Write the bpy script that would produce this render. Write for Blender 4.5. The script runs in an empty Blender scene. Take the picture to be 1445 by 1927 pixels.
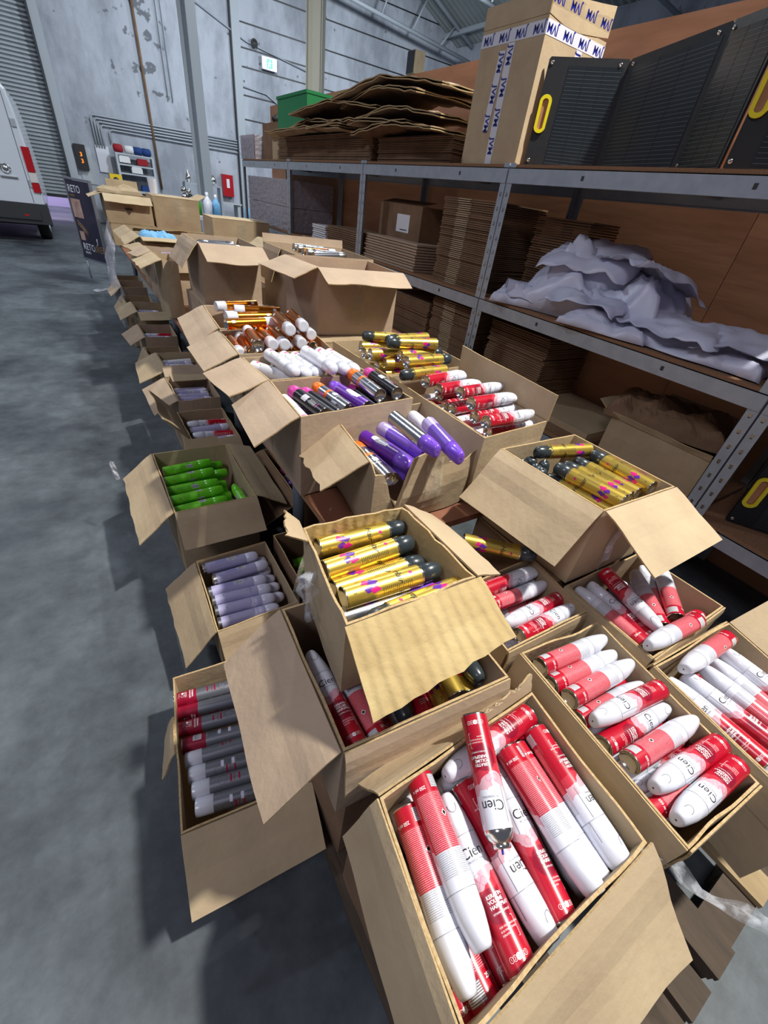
import bpy, bmesh, math, random
from mathutils import Vector, Matrix, noise
random.seed(7)
S=bpy.context.scene; COL=S.collection; PI=math.pi
# ---------------- camera ----------------
cd=bpy.data.cameras.new('camera'); cam=bpy.data.objects.new('camera',cd); COL.objects.link(cam); S.camera=cam
RX,RY,RZ=Vector((.848,.228,-.479)),Vector((-.517,.558,-.649)),Vector((.119,.798,.591))
CM=Matrix(((.848,.228,-.479),(-.517,.558,-.649),(.119,.798,.591))).to_quaternion().to_matrix()
cam.matrix_world=Matrix.Translation((0,0,1.6)) @ CM.to_4x4()
cd.sensor_fit='HORIZONTAL'; cd.sensor_width=36; cd.lens=782/1445*36; cd.clip_start=.02; cd.clip_end=100
def screen(p):
    c=CM.transposed() @ (Vector(p)-Vector((0,0,1.6)))
    return (722.5+782*c.x/-c.z, 963.5-782*c.y/-c.z) if c.z<0 else (9999,9999)
# ---------------- light ----------------
w=bpy.data.worlds.new('world'); S.world=w; w.use_nodes=True
w.node_tree.nodes['Background'].inputs[0].default_value=(.74,.76,1,1); w.node_tree.nodes['Background'].inputs[1].default_value=.18
def lamp(name,loc,power,size,col,target=None):
    l=bpy.data.lights.new(name,'AREA'); l.shape='DISK'; l.size=size; l.energy=power; l.color=col
    o=bpy.data.objects.new(name,l); COL.objects.link(o); o.location=loc
    if target: o.rotation_euler=(Vector(target)-Vector(loc)).to_track_quat('-Z','Y').to_euler()
    return o
lamp('left_fill_light',(2.8,-.5,6.4),740,.26,(1,.98,.92),(1.0,.6,.5))
lamp('left_fill_light',(3.7,7.2,6.4),420,.4,(.90,.97,1))
lamp('left_fill_light',(4.2,13.6,6.4),340,.5,(.86,.94,1),(3,17,2))
lamp('left_fill_light',(-3.2,8,6.6),300,.6,(.80,.90,1))
lamp('left_fill_light',(-3.4,-.8,5.6),150,1.6,(.90,.88,1))  # added fill lamp, unseen, brightening the left-facing carton sides
lamp('left_fill_light',(9.5,13,6.2),320,.6,(.86,.94,1),(9,17,4))
lamp('daylight_outside_door',(-1,22,3.4),300,2.5,(.78,.72,1))
S.view_settings.view_transform='Standard'; S.view_settings.look='None'; S.view_settings.gamma=1
S.view_settings.exposure=-.25; S.view_settings.use_curve_mapping=False
# ---------------- materials ----------------
def lin(c): return tuple((x/12.92 if x<=.04045 else ((x+.055)/1.055)**2.4) for x in (v/255 for v in c))
MATS={}
def mat(name,rgb,rough=.6,metal=0,noise_amt=0,scale=8,rgb2=None,bump=0,alpha=None,emit=None,estr=0,stretch=(1,1,1),coord='Object',bscale=None,spec=None,coat=0):
    if name in MATS: return MATS[name]
    m=bpy.data.materials.new(name); MATS[name]=m; m.use_nodes=True; nt=m.node_tree; b=nt.nodes['Principled BSDF']
    c=(*lin(rgb),1); b.inputs['Base Color'].default_value=c; b.inputs['Roughness'].default_value=rough; b.inputs['Metallic'].default_value=metal
    if coat: b.inputs['Coat Weight'].default_value=coat; b.inputs['Coat Roughness'].default_value=.1
    if spec is not None: b.inputs['Specular IOR Level'].default_value=spec
    tc=mp=None
    if rgb2 or bump:
        tc=nt.nodes.new('ShaderNodeTexCoord'); mp=nt.nodes.new('ShaderNodeMapping'); mp.inputs['Scale'].default_value=stretch
        nt.links.new(tc.outputs[coord],mp.inputs[0])
    if rgb2:
        n=nt.nodes.new('ShaderNodeTexNoise'); n.inputs['Scale'].default_value=scale; n.inputs['Detail'].default_value=7; n.inputs['Roughness'].default_value=.62
        nt.links.new(mp.outputs[0],n.inputs['Vector'])
        r=nt.nodes.new('ShaderNodeValToRGB'); r.color_ramp.elements[0].position=.33; r.color_ramp.elements[1].position=.68
        r.color_ramp.elements[0].color=c; r.color_ramp.elements[1].color=(*lin(rgb2),1)
        nt.links.new(n.outputs[0],r.inputs[0]); nt.links.new(r.outputs[0],b.inputs['Base Color'])
    if bump:
        n2=nt.nodes.new('ShaderNodeTexNoise'); n2.inputs['Scale'].default_value=bscale or scale*3; n2.inputs['Detail'].default_value=5
        nt.links.new(mp.outputs[0],n2.inputs['Vector']); bp=nt.nodes.new('ShaderNodeBump'); bp.inputs['Strength'].default_value=bump; bp.inputs['Distance'].default_value=.01
        nt.links.new(n2.outputs[0],bp.inputs['Height']); nt.links.new(bp.outputs[0],b.inputs['Normal'])
    if alpha is not None: b.inputs['Alpha'].default_value=alpha
    if emit: b.inputs['Emission Color'].default_value=(*lin(emit),1); b.inputs['Emission Strength'].default_value=estr
    return m
def film_mat(name,tint=(225,228,235),base=.13):
    m=bpy.data.materials.new(name); MATS[name]=m; m.use_nodes=True; nt=m.node_tree; b=nt.nodes['Principled BSDF']
    b.inputs['Base Color'].default_value=(*lin(tint),1); b.inputs['Roughness'].default_value=.12
    tc=nt.nodes.new('ShaderNodeTexCoord'); n=nt.nodes.new('ShaderNodeTexNoise'); n.inputs['Scale'].default_value=28; n.inputs['Detail'].default_value=6
    nt.links.new(tc.outputs['Object'],n.inputs['Vector']); r=nt.nodes.new('ShaderNodeMapRange'); r.inputs[1].default_value=.45; r.inputs[2].default_value=.75; r.inputs[3].default_value=base; r.inputs[4].default_value=min(1,base+.32)
    nt.links.new(n.outputs[0],r.inputs[0]); nt.links.new(r.outputs[0],b.inputs['Alpha'])
    bp=nt.nodes.new('ShaderNodeBump'); bp.inputs['Strength'].default_value=.9; bp.inputs['Distance'].default_value=.01; nt.links.new(n.outputs[0],bp.inputs['Height']); nt.links.new(bp.outputs[0],b.inputs['Normal'])
    return m
def M_(n): return MATS[n]
mat('kraft',(172,150,120),.82,rgb2=(188,168,134),scale=5,bump=.12,bscale=60)
mat('kraft_warm',(160,138,110),.85,rgb2=(174,154,122),scale=4,bump=.15,bscale=50)
mat('kraft_grey',(166,144,122),.85,rgb2=(182,160,134),scale=4,bump=.15,bscale=50)
mat('kraft_edge',(192,168,126),.9,rgb2=(160,130,86),scale=140)
mat('kraft_worn',(172,146,98),.85,rgb2=(194,172,122),scale=7,bump=.5,bscale=26)
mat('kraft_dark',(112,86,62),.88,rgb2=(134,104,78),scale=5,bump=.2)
mat('kraft_ink',(66,56,48),.8)
film_mat('film',base=.05); film_mat('film_dense',(200,198,208),.22); film_mat('tape',(205,195,170),.10)
mat('steel',(158,168,178),.42,.35,rgb2=(176,184,192),scale=14,stretch=(1,1,1),bump=.05)
mat('steel_dark',(60,62,64),.6,.3)
mat('chipboard',(120,84,58),.85,rgb2=(150,112,80),scale=160)
mat('plywood',(160,110,78),.7,rgb2=(190,138,104),scale=3.0,stretch=(1,.35,2.2),bump=.05)
mat('laminate',(124,80,60),.45,rgb2=(136,90,68),scale=3,stretch=(6,.4,1))
mat('laminate_edge',(156,108,76),.5)
mat('table_leg',(120,126,136),.4,.4)
mat('pallet_wood',(150,128,94),.8,rgb2=(170,148,110),scale=4,stretch=(6,1,6),bump=.3)
mat('pallet_dark',(66,56,46),.85,rgb2=(84,70,56),scale=5,stretch=(6,1,6),bump=.3)  # darker pallet wood, with the shade on the pallets put into its colour
mat('chrome',(215,212,205),.16,1); mat('tin',(190,190,190),.28,1)
mat('white_plastic',(214,216,226),.3,coat=.3); mat('white_label',(228,228,234),.35)
mat('black_ink',(18,18,22),.5); mat('grey_ink',(120,122,130),.5); mat('white_ink',(245,242,242),.4)
mat('slate_cap',(46,54,58),.3,coat=.2); mat('lilac_body',(176,172,206),.32,.1); mat('lilac_cap',(206,204,222),.3)
mat('lilac_ink',(150,146,192),.4)
mat('green_body',(98,190,34),.3,rgb2=(116,206,44),scale=20); mat('green_cap',(104,208,36),.28,coat=.3); mat('green_dark',(52,140,26),.3)
mat('gold_body',(214,184,84),.33,.78); mat('silver_body',(196,198,204),.2,.95); mat('grey_body',(134,136,142),.34,.75)
mat('magenta',(206,24,120),.35); mat('violet',(92,32,150),.35); mat('burgundy',(150,14,48),.3,.2,coat=.3); mat('dark_burgundy',(92,12,34),.35)
mat('orange_body',(212,122,22),.2,.95); mat('orange_cap',(232,112,24),.35); mat('purple_body',(128,92,198),.28,.35,coat=.3); mat('purple_cap',(124,78,206),.28,coat=.3); mat('pale_lilac',(196,178,226),.3,.3)
mat('magenta_cap',(196,62,150),.35); mat('black_body',(24,22,28),.3,.3); mat('pink_ink',(222,110,150),.4); mat('lime_ink',(140,190,60),.4); mat('blue_plastic',(30,60,190),.3)
mat('rubber',(22,22,24),.7); mat('black_plastic',(26,27,30),.5); mat('dark_paint',(44,46,50),.5)
mat('van_white',(206,212,222),.3,coat=.5); mat('van_glass',(30,36,44),.08); mat('lens_red',(176,16,24),.15,coat=.6); mat('lens_clear',(215,208,205),.15)
mat('poly_white',(214,216,232),.38,rgb2=(196,198,220),scale=3,bump=.25,bscale=9); mat('poly_grey',(120,118,140),.42)
mat('fabric_red',(150,20,34),.8); mat('fabric_blue',(24,60,120),.8); mat('fabric_white',(220,220,220),.8); mat('cloth_blue',(120,178,220),.8)
mat('green_crate',(22,128,70),.4); mat('signal_yellow',(226,190,20),.4); mat('yellow_handle',(232,214,20),.35,coat=.3)
mat('red_paint',(170,16,30),.35); mat('paint_grey',(168,176,184),.5); mat('column_cream',(176,174,160),.5); mat('cabinet_grey',(176,182,188),.5)
mat('poster_dark',(38,40,58),.35,rgb2=(62,56,76),scale=3); mat('poster_photo',(160,120,110),.5,rgb2=(206,176,160),scale=9); mat('alu',(186,190,196),.35,.8)
mat('jvm_blue',(24,34,130),.4); mat('jvm_tape',(214,214,222),.3); mat('panel_black',(20,22,26),.55,bump=.1); mat('cell',(22,28,33),.3,rgb2=(30,38,42),scale=6); mat('cell_line',(92,100,106),.4,.5)
mat('exit_face',(70,190,130),.5,emit=(110,230,170),estr=1.6); mat('exit_white',(240,250,245),.5,emit=(235,255,245),estr=3.2)
mat('led_orange',(255,120,20),.5,emit=(255,110,20),estr=4)
mat('wall_plaster_outside',(200,190,220),.8)
def add_ribs(name,freq=75,dist=.0035):
    m=MATS[name]; nt=m.node_tree; b=nt.nodes['Principled BSDF']; tc=nt.nodes.new('ShaderNodeTexCoord'); wv=nt.nodes.new('ShaderNodeTexWave'); wv.inputs['Scale'].default_value=freq/6.28*1.0; wv.inputs['Distortion'].default_value=2.2; wv.inputs['Detail'].default_value=3
    nt.links.new(tc.outputs['Object'],wv.inputs['Vector']); bp=nt.nodes.new('ShaderNodeBump'); bp.inputs['Strength'].default_value=.55; bp.inputs['Distance'].default_value=dist
    old=b.inputs['Normal'].links[0].from_socket; nt.links.new(old,bp.inputs['Normal']); nt.links.new(wv.outputs[0],bp.inputs['Height']); nt.links.new(bp.outputs[0],b.inputs['Normal'])
add_ribs('kraft_worn')
# floor
def floor_mat():
    m=bpy.data.materials.new('concrete'); MATS['concrete']=m; m.use_nodes=True; nt=m.node_tree; L=nt.links.new; b=nt.nodes['Principled BSDF']
    tc=nt.nodes.new('ShaderNodeTexCoord'); 
    def nz(s,d=6,r=.6):
        n=nt.nodes.new('ShaderNodeTexNoise'); n.inputs['Scale'].default_value=s; n.inputs['Detail'].default_value=d; n.inputs['Roughness'].default_value=r; L(tc.outputs['Object'],n.inputs['Vector']); return n
    a=nz(.9,8,.65); c=nz(9,8,.7); r=nt.nodes.new('ShaderNodeValToRGB'); e=r.color_ramp.elements
    e[0].position=.36; e[0].color=(*lin((44,50,55)),1); e[1].position=.60; e[1].color=(*lin((88,95,99)),1)
    L(a.outputs[0],r.inputs[0]); mx=nt.nodes.new('ShaderNodeMixRGB'); mx.blend_type='OVERLAY'; mx.inputs[0].default_value=.8
    L(r.outputs[0],mx.inputs[1]); L(c.outputs[0],mx.inputs[2]); L(mx.outputs[0],b.inputs['Base Color'])
    rr=nt.nodes.new('ShaderNodeMapRange'); rr.inputs[3].default_value=.38; rr.inputs[4].default_value=.7; L(a.outputs[0],rr.inputs[0]); L(rr.outputs[0],b.inputs['Roughness'])
    bp=nt.nodes.new('ShaderNodeBump'); bp.inputs['Strength'].default_value=.08; L(c.outputs[0],bp.inputs['Height']); L(bp.outputs[0],b.inputs['Normal'])
floor_mat()
def wall_mat():
    m=bpy.data.materials.new('wall_paint'); MATS['wall_paint']=m; m.use_nodes=True; nt=m.node_tree; L=nt.links.new; b=nt.nodes['Principled BSDF']; b.inputs['Roughness'].default_value=.8
    tc=nt.nodes.new('ShaderNodeTexCoord'); mp=nt.nodes.new('ShaderNodeMapping'); mp.inputs['Scale'].default_value=(1,1,.45); L(tc.outputs['Object'],mp.inputs[0])
    n=nt.nodes.new('ShaderNodeTexNoise'); n.inputs['Scale'].default_value=.9; n.inputs['Detail'].default_value=9; n.inputs['Roughness'].default_value=.7; L(mp.outputs[0],n.inputs['Vector'])
    r=nt.nodes.new('ShaderNodeValToRGB'); e=r.color_ramp.elements; e[0].position=.38; e[0].color=(*lin((142,147,157)),1); e[1].position=.58; e[1].color=(*lin((180,186,197)),1)
    L(n.outputs[0],r.inputs[0])
    # peeling stain band around the riser pipe
    sp=nt.nodes.new('ShaderNodeSeparateXYZ'); L(tc.outputs['Object'],sp.inputs[0])
    n2=nt.nodes.new('ShaderNodeTexNoise'); n2.inputs['Scale'].default_value=3.2; n2.inputs['Detail'].default_value=9; L(tc.outputs['Object'],n2.inputs['Vector'])
    d=nt.nodes.new('ShaderNodeMath'); d.operation='SUBTRACT'; L(sp.outputs['X'],d.inputs[0]); d.inputs[1].default_value=2.9
    ab=nt.nodes.new('ShaderNodeMath'); ab.operation='ABSOLUTE'; L(d.outputs[0],ab.inputs[0])
    m1=nt.nodes.new('ShaderNodeMapRange'); m1.inputs[1].default_value=0; m1.inputs[2].default_value=.9; m1.inputs[3].default_value=.15; m1.inputs[4].default_value=0; L(ab.outputs[0],m1.inputs[0])
    zz=nt.nodes.new('ShaderNodeMapRange'); zz.inputs[1].default_value=2.3; zz.inputs[2].default_value=3.4; L(sp.outputs['Z'],zz.inputs[0])
    ml=nt.nodes.new('ShaderNodeMath'); ml.operation='MULTIPLY'; L(m1.outputs[0],ml.inputs[0]); L(zz.outputs[0],ml.inputs[1])
    ad=nt.nodes.new('ShaderNodeMath'); ad.operation='ADD'; L(ml.outputs[0],ad.inputs[0]); L(n2.outputs[0],ad.inputs[1])
    r2=nt.nodes.new('ShaderNodeMapRange'); r2.inputs[1].default_value=.685; r2.inputs[2].default_value=.72; L(ad.outputs[0],r2.inputs[0])
    mx=nt.nodes.new('ShaderNodeMixRGB'); L(r2.outputs[0],mx.inputs[0]); L(r.outputs[0],mx.inputs[1]); mx.inputs[2].default_value=(*lin((112,116,124)),1); L(mx.outputs[0],b.inputs['Base Color'])
wall_mat()
def keratin_mat():
    m=bpy.data.materials.new('red_white_label'); MATS['keratin']=m; m.use_nodes=True; nt=m.node_tree; L=nt.links.new; b=nt.nodes['Principled BSDF']
    b.inputs['Roughness'].default_value=.3; b.inputs['Coat Weight'].default_value=.4; b.inputs['Coat Roughness'].default_value=.12
    tc=nt.nodes.new('ShaderNodeTexCoord'); sp=nt.nodes.new('ShaderNodeSeparateXYZ'); L(tc.outputs['Object'],sp.inputs[0])
    def ma(op,a,b_=None,c=None):
        n=nt.nodes.new('ShaderNodeMath'); n.operation=op
        for i,v in enumerate((a,b_,c)):
            if v is None: continue
            if isinstance(v,(int,float)): n.inputs[i].default_value=v
            else: L(v,n.inputs[i])
        return n.outputs[0]
    def mix(f,a,b_):
        n=nt.nodes.new('ShaderNodeMixRGB')
        for i,v in enumerate((f,a,b_)):
            if isinstance(v,tuple): n.inputs[i].default_value=(*v,1)
            elif isinstance(v,(int,float)): n.inputs[i].default_value=v
            else: L(v,n.inputs[i])
        return n.outputs[0]
    x,y,z=sp.outputs; th=ma('ARCTAN2',y,x); ath=ma('ABSOLUTE',th)
    nz=nt.nodes.new('ShaderNodeTexNoise'); nz.inputs['Scale'].default_value=45; nz.inputs['Detail'].default_value=3; L(tc.outputs['Object'],nz.inputs['Vector'])
    wave=ma('ADD',ma('MULTIPLY',ma('SINE',ma('MULTIPLY',th,2.0)),.006),ma('MULTIPLY',ma('SUBTRACT',nz.outputs[0],.5),.02))
    bd=ma('ADD',wave,ma('ADD',.113,ma('MULTIPLY',ma('COSINE',th),-.012)))
    back=ma('GREATER_THAN',ath,1.75)
    bd2=ma('ADD',ma('MULTIPLY',bd,ma('SUBTRACT',1,back)),ma('MULTIPLY',back,.118))
    red=ma('LESS_THAN',z,bd2)
    row=ma('FRACT',ma('MULTIPLY',z,400)); lm=ma('LESS_THAN',row,.5)
    cmb=nt.nodes.new('ShaderNodeCombineXYZ'); L(ma('MULTIPLY',th,30),cmb.inputs[0]); L(ma('FLOOR',ma('MULTIPLY',z,400)),cmb.inputs[1])
    wn=nt.nodes.new('ShaderNodeTexNoise'); wn.inputs['Scale'].default_value=1.0; wn.inputs['Detail'].default_value=0; L(cmb.outputs[0],wn.inputs['Vector'])
    wd=ma('GREATER_THAN',wn.outputs[0],.4)
    zone=ma('MULTIPLY',ma('GREATER_THAN',z,.036),ma('LESS_THAN',z,.152)); col2=ma('GREATER_THAN',ath,1.85)
    ink=ma('MULTIPLY',ma('MULTIPLY',lm,wd),ma('MULTIPLY',zone,col2))
    redc=lin((178,14,40)); white=lin((214,216,226))
    c1=mix(red,white,redc)
    spl=ma('MULTIPLY',ma('LESS_THAN',ma('ABSOLUTE',ma('SUBTRACT',z,bd)),ma('MULTIPLY',nz.outputs[0],.03)),ma('SUBTRACT',1,back))
    c1=mix(ma('MULTIPLY',spl,.5),c1,lin((206,70,84)))
    dx=ma('MULTIPLY',ma('SUBTRACT',th,-.05),.0243); dz=ma('SUBTRACT',z,.074)
    rad=ma('SQRT',ma('ADD',ma('MULTIPLY',dx,dx),ma('MULTIPLY',dz,dz)))
    c1=mix(ma('MULTIPLY',ma('LESS_THAN',rad,.021),.75),c1,lin((122,8,40)))
    inkc=mix(red,lin((150,150,158)),lin((236,150,158)))
    c1=mix(ma('MULTIPLY',ink,.9),c1,inkc)
    # barcode block near the base, on the back
    bz=ma('MULTIPLY',ma('MULTIPLY',ma('GREATER_THAN',z,.008),ma('LESS_THAN',z,.03)),ma('MULTIPLY',ma('GREATER_THAN',th,1.7),ma('LESS_THAN',th,3.0)))
    bars=ma('GREATER_THAN',ma('FRACT',ma('MULTIPLY',z,380)),.45)
    c1=mix(bz,c1,mix(bars,lin((110,110,116)),lin((225,225,228))))
    L(c1,b.inputs['Base Color'])
keratin_mat()
# ---------------- mesh helpers ----------------
class MB:
    def __init__(s): s.v=[]; s.f=[]; s.m=[]; s.mats=[]; s.sm=[]
    def mi(s,m):
        if isinstance(m,str): m=MATS[m]
        if m not in s.mats: s.mats.append(m)
        return s.mats.index(m)
    def add(s,vs,fs,m,smooth=False):
        o=len(s.v); s.v+= [tuple(v) for v in vs]; k=s.mi(m)
        for f in fs: s.f.append(tuple(i+o for i in f)); s.m.append(k); s.sm.append(smooth)
    def box(s,x0,x1,y0,y1,z0,z1,m,T=None):
        vs=[(x,y,z) for z in (z0,z1) for x,y in ((x0,y0),(x1,y0),(x1,y1),(x0,y1))]
        if T: vs=[T@Vector(v) for v in vs]
        s.add(vs,[(3,2,1,0),(4,5,6,7),(0,1,5,4),(1,2,6,5),(2,3,7,6),(3,0,4,7)],m)
    def tube(s,pts,r,m,n=10,closed=False,cap=True):
        pts=[Vector(p) for p in pts]; N=len(pts); vs=[]; up=None
        for i,p in enumerate(pts):
            t=(pts[min(i+1,N-1)]-pts[max(i-1,0)]).normalized()
            a=Vector((0,0,1)) if abs(t.z)<.9 else Vector((1,0,0))
            if up is not None: a=up
            u=(a-a.dot(t)*t).normalized(); up=u; w_=t.cross(u); rr=r[i] if isinstance(r,(list,tuple)) else r
            for k in range(n): an=2*PI*k/n; vs.append(p+rr*(math.cos(an)*u+math.sin(an)*w_))
        fs=[(i*n+k,i*n+(k+1)%n,(i+1)*n+(k+1)%n,(i+1)*n+k) for i in range(N-1) for k in range(n)]
        if cap: fs+=[tuple(range(n-1,-1,-1)),tuple((N-1)*n+k for k in range(n))]
        s.add(vs,fs,m,True)
    def lathe(s,prof,m,n=28,sq=None,T=None,smooth=True):
        vs=[]
        for (z,r) in prof:
            q=sq(z) if sq else 1
            for k in range(n): a=2*PI*k/n; vs.append((r*math.cos(a),r*math.sin(a)*q,z))
        if T: vs=[T@Vector(v) for v in vs]
        s.add(vs,[(i*n+k,i*n+(k+1)%n,(i+1)*n+(k+1)%n,(i+1)*n+k) for i in range(len(prof)-1) for k in range(n)],m,smooth)
    def sheet(s,P,th,m,medge=None,smooth=False):
        """P: grid [i][j] of Vectors; makes a slab of thickness th"""
        nu,nv=len(P),len(P[0]); top=[];bot=[]
        for i in range(nu):
            for j in range(nv):
                du=P[min(i+1,nu-1)][j]-P[max(i-1,0)][j]; dv=P[i][min(j+1,nv-1)]-P[i][max(j-1,0)]
                nn=du.cross(dv); nn=nn.normalized() if nn.length>1e-9 else Vector((0,0,1))
                top.append(P[i][j]+nn*th/2); bot.append(P[i][j]-nn*th/2)
        N=nu*nv; f=[]
        for i in range(nu-1):
            for j in range(nv-1):
                a=i*nv+j; f.append((a,a+nv,a+nv+1,a+1)); f.append((N+a,N+a+1,N+a+nv+1,N+a+nv))
        s.add(top+bot,f,m,smooth); e=[]
        for i in range(nu-1): a=i*nv; e.append((a,N+a,N+a+nv,a+nv)); a=i*nv+nv-1; e.append((a,a+nv,N+a+nv,N+a))
        for j in range(nv-1): a=j; e.append((a,a+1,N+a+1,N+a)); a=(nu-1)*nv+j; e.append((a,N+a,N+a+1,a+1))
        # edge faces reuse the same verts
        o=len(s.v)-2*N; k=s.mi(medge or m)
        for q in e: s.f.append(tuple(i+o for i in q)); s.m.append(k); s.sm.append(False)
    def mesh(s,name):
        me=bpy.data.meshes.new(name); me.from_pydata(s.v,[],s.f)
        for m in s.mats: me.materials.append(m)
        me.polygons.foreach_set('material_index',s.m); me.polygons.foreach_set('use_smooth',s.sm); me.update(); return me
    def build(s,name,parent=None,loc=None,rot=None):
        o=bpy.data.objects.new(name,s.mesh(name)); COL.objects.link(o)
        if parent: o.parent=parent
        if loc is not None: o.location=loc
        if rot is not None: o.rotation_euler=rot
        return o
def rebase(o,base):
    """move a mesh object's origin to base without moving its geometry"""
    o.data.transform(Matrix.Translation(-Vector(base))); o.location=base; return o
def tag(o,label=None,cat=None,group=None,kind=None):
    if label: o['label']=label
    if cat: o['category']=cat
    if group: o['group']=group
    if kind: o['kind']=kind
    return o
def empty(name,loc,label,cat,group=None,rz=0):
    o=bpy.data.objects.new(name,None); o.empty_display_size=.05; COL.objects.link(o); o.location=loc; o.rotation_euler=(0,0,rz); return tag(o,label,cat,group)
def struct(mb,name): return tag(mb.build(name),kind='structure')
def loc_build(mb,name,root):
    o=mb.build(name); o.data.transform(root.matrix_basis.inverted()); o.parent=root; return o
def text2d(txt,size,cuts=None,align='CENTER',bold=0,shear=0):
    c=bpy.data.curves.new('t','FONT'); c.body=txt; c.size=size; c.align_x=align; c.align_y='CENTER'; c.resolution_u=3; c.offset=bold; c.shear=shear
    o=bpy.data.objects.new('t',c); COL.objects.link(o); dg=bpy.context.evaluated_depsgraph_get(); me=bpy.data.meshes.new_from_object(o.evaluated_get(dg))
    bpy.data.objects.remove(o); bpy.data.curves.remove(c); bm=bmesh.new(); bm.from_mesh(me); bpy.data.meshes.remove(me)
    if cuts and bm.verts:
        x0=min(v.co.x for v in bm.verts); x1=max(v.co.x for v in bm.verts); x=math.ceil(x0/cuts)*cuts
        while x<x1: bmesh.ops.bisect_plane(bm,geom=bm.verts[:]+bm.edges[:]+bm.faces[:],plane_co=(x,0,0),plane_no=(1,0,0)); x+=cuts
    bm.verts.index_update(); r=([tuple(v.co.xy) for v in bm.verts],[tuple(v.index for v in f.verts) for f in bm.faces]); bm.free(); return r
def wrap(mb,vf,m,R,th0=0,z0=0,rot=False,mir=False):
    vs,fs=vf; out=[]
    for x,y in vs:
        if rot: x,y=-y,x
        a=th0+x/R; out.append(((R)*math.cos(a),(R)*math.sin(a),z0+y))
    mb.add(out,fs,m)
def prect(mb,m,R,th0,z0,wd,ht,n=4):
    vs=[];fs=[]
    n=max(1,int(wd/.003))
    for i in range(n+1): x=-wd/2+wd*i/n; vs+=[(x,-ht/2),(x,ht/2)]
    fs=[(2*i,2*i+2,2*i+3,2*i+1) for i in range(n)]; wrap(mb,(vs,fs),m,R,th0,z0)
def ppoly(mb,m,R,th0,z0,pts,cuts=.003):
    bm=bmesh.new(); bm.faces.new([bm.verts.new((x,y,0)) for x,y in pts]); x0=min(p[0] for p in pts); x1=max(p[0] for p in pts); x=math.ceil(x0/cuts)*cuts
    while x<x1: bmesh.ops.bisect_plane(bm,geom=bm.verts[:]+bm.edges[:]+bm.faces[:],plane_co=(x,0,0),plane_no=(1,0,0)); x+=cuts
    bm.verts.index_update(); wrap(mb,([tuple(v.co.xy) for v in bm.verts],[tuple(v.index for v in f.verts) for f in bm.faces]),m,R,th0,z0); bm.free()
def pring(mb,m,R,th0,z0,r,wd,n=14):
    vs=[];fs=[]
    for k in range(n): a=2*PI*k/n; vs+=[(r*math.cos(a),r*math.sin(a)),((r-wd)*math.cos(a),(r-wd)*math.sin(a))]
    fs=[(2*k,(2*k+2)%(2*n),(2*k+3)%(2*n),2*k+1) for k in range(n)]; wrap(mb,(vs,fs),m,R,th0,z0)
def wordrows(mb,m,R,th0,z0,wd,rows,pitch,h,seed=1):
    rnd=random.Random(seed)
    for i in range(rows):
        x=-wd/2
        while x<wd/2-.002:
            l=rnd.uniform(.0015,.005); l=min(l,wd/2-x); prect(mb,m,R,th0+(x+l/2)/R,z0-i*pitch,l,h); x+=l+.001
def barcode(mb,R,th0,z0,wd,ht,vert=True,bg='white_label',seed=2):
    prect(mb,bg,R,th0,z0,wd,ht); rnd=random.Random(seed); z=-ht/2+.001
    while z<ht/2-.001:
        t=rnd.choice([.0005,.0008,.0012]); prect(mb,'black_ink',R+.0001,th0,z0+z,wd*.86,t); z+=t+rnd.choice([.0007,.001])
# ---------------- spray cans ----------------
R=.0243; RD=R+.00025
def base_mesh():
    mb=MB(); mb.lathe([(.004,R*.99),(.0015,R*1.015),(0,R*.99),(.0008,R*.93),(.003,R*.88),(.009,R*.6),(.012,R*.25),(.0122,0.0001)],'chrome',28); return mb.mesh('can_base')
BASE=base_mesh()
def body(bands,decals=None,top=.168,shoulder=False):
    mb=MB()
    for z0,z1,m in bands: mb.lathe([(z0,R),(z1,R)],m,40)
    if shoulder: mb.lathe([(top,R),(top+.004,R*1.01),(top+.006,R*.96),(top+.012,R*.85),(top+.018,R*.6)],'chrome',28)
    else: mb.lathe([(top,R),(top+.003,R*.9)],bands[-1][2],28)
    if decals: decals(mb)
    return mb.mesh('can_body')
def cap_taper(m,line='grey_ink',z0=.168):
    mb=MB(); pr=[(z0-.001,R*.93),(z0,R*1.0),(z0+.03,R*1.0),(z0+.048,R*.97),(z0+.058,R*.92),(z0+.063,R*.85),(z0+.0662,R*.74),(z0+.0672,R*.5),(z0+.067,.0003)]
    mb.lathe(pr,m,28,sq=lambda z:1-.36*max(0,min(1,(z-z0-.015)/.05)))
    # spray actuator outline and seam
    prect(mb,line,RD,PI/2,z0+.016,.0012,.03); prect(mb,line,RD+.0001,0,z0+.0005,.158,.0006)
    vs=[];n=20
    for k in range(n+1):
        a=PI*k/n; vs.append((.010*math.cos(a),-.012*math.sin(a)))
    P=[]
    for (x,y) in vs:
        zz=z0+.046+y; rr=R*(1-.02*max(0,(zz-z0-.02)/.02))*1.012; a=x/R; q=1-.36*max(0,min(1,(zz-z0-.015)/.05)); P.append((rr*math.cos(a),rr*math.sin(a)*q,zz))
    mb.tube(P,.0005,line,5); mb.lathe([(0,.0001),(0,.0022)],'black_ink',8,T=Matrix.Translation((0,0,z0+.0672)))
    return mb.mesh('cap')
def cap_round(m,z0=.168,h=.067,rr=.98):
    mb=MB(); pr=[(z0-.001,R*.9),(z0,R*rr)]+[(z0+h*.45+h*.55*math.sin(a),R*rr*math.cos(a)**.7+.0001) for a in [i*PI/2/8 for i in range(9)]]
    pr[-1]=(pr[-1][0],.0002); mb.lathe(pr,m,26); pring(mb,'grey_ink',R*rr+.0002,0,z0+h*.25,.006,.0006); return mb.mesh('cap')
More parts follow.
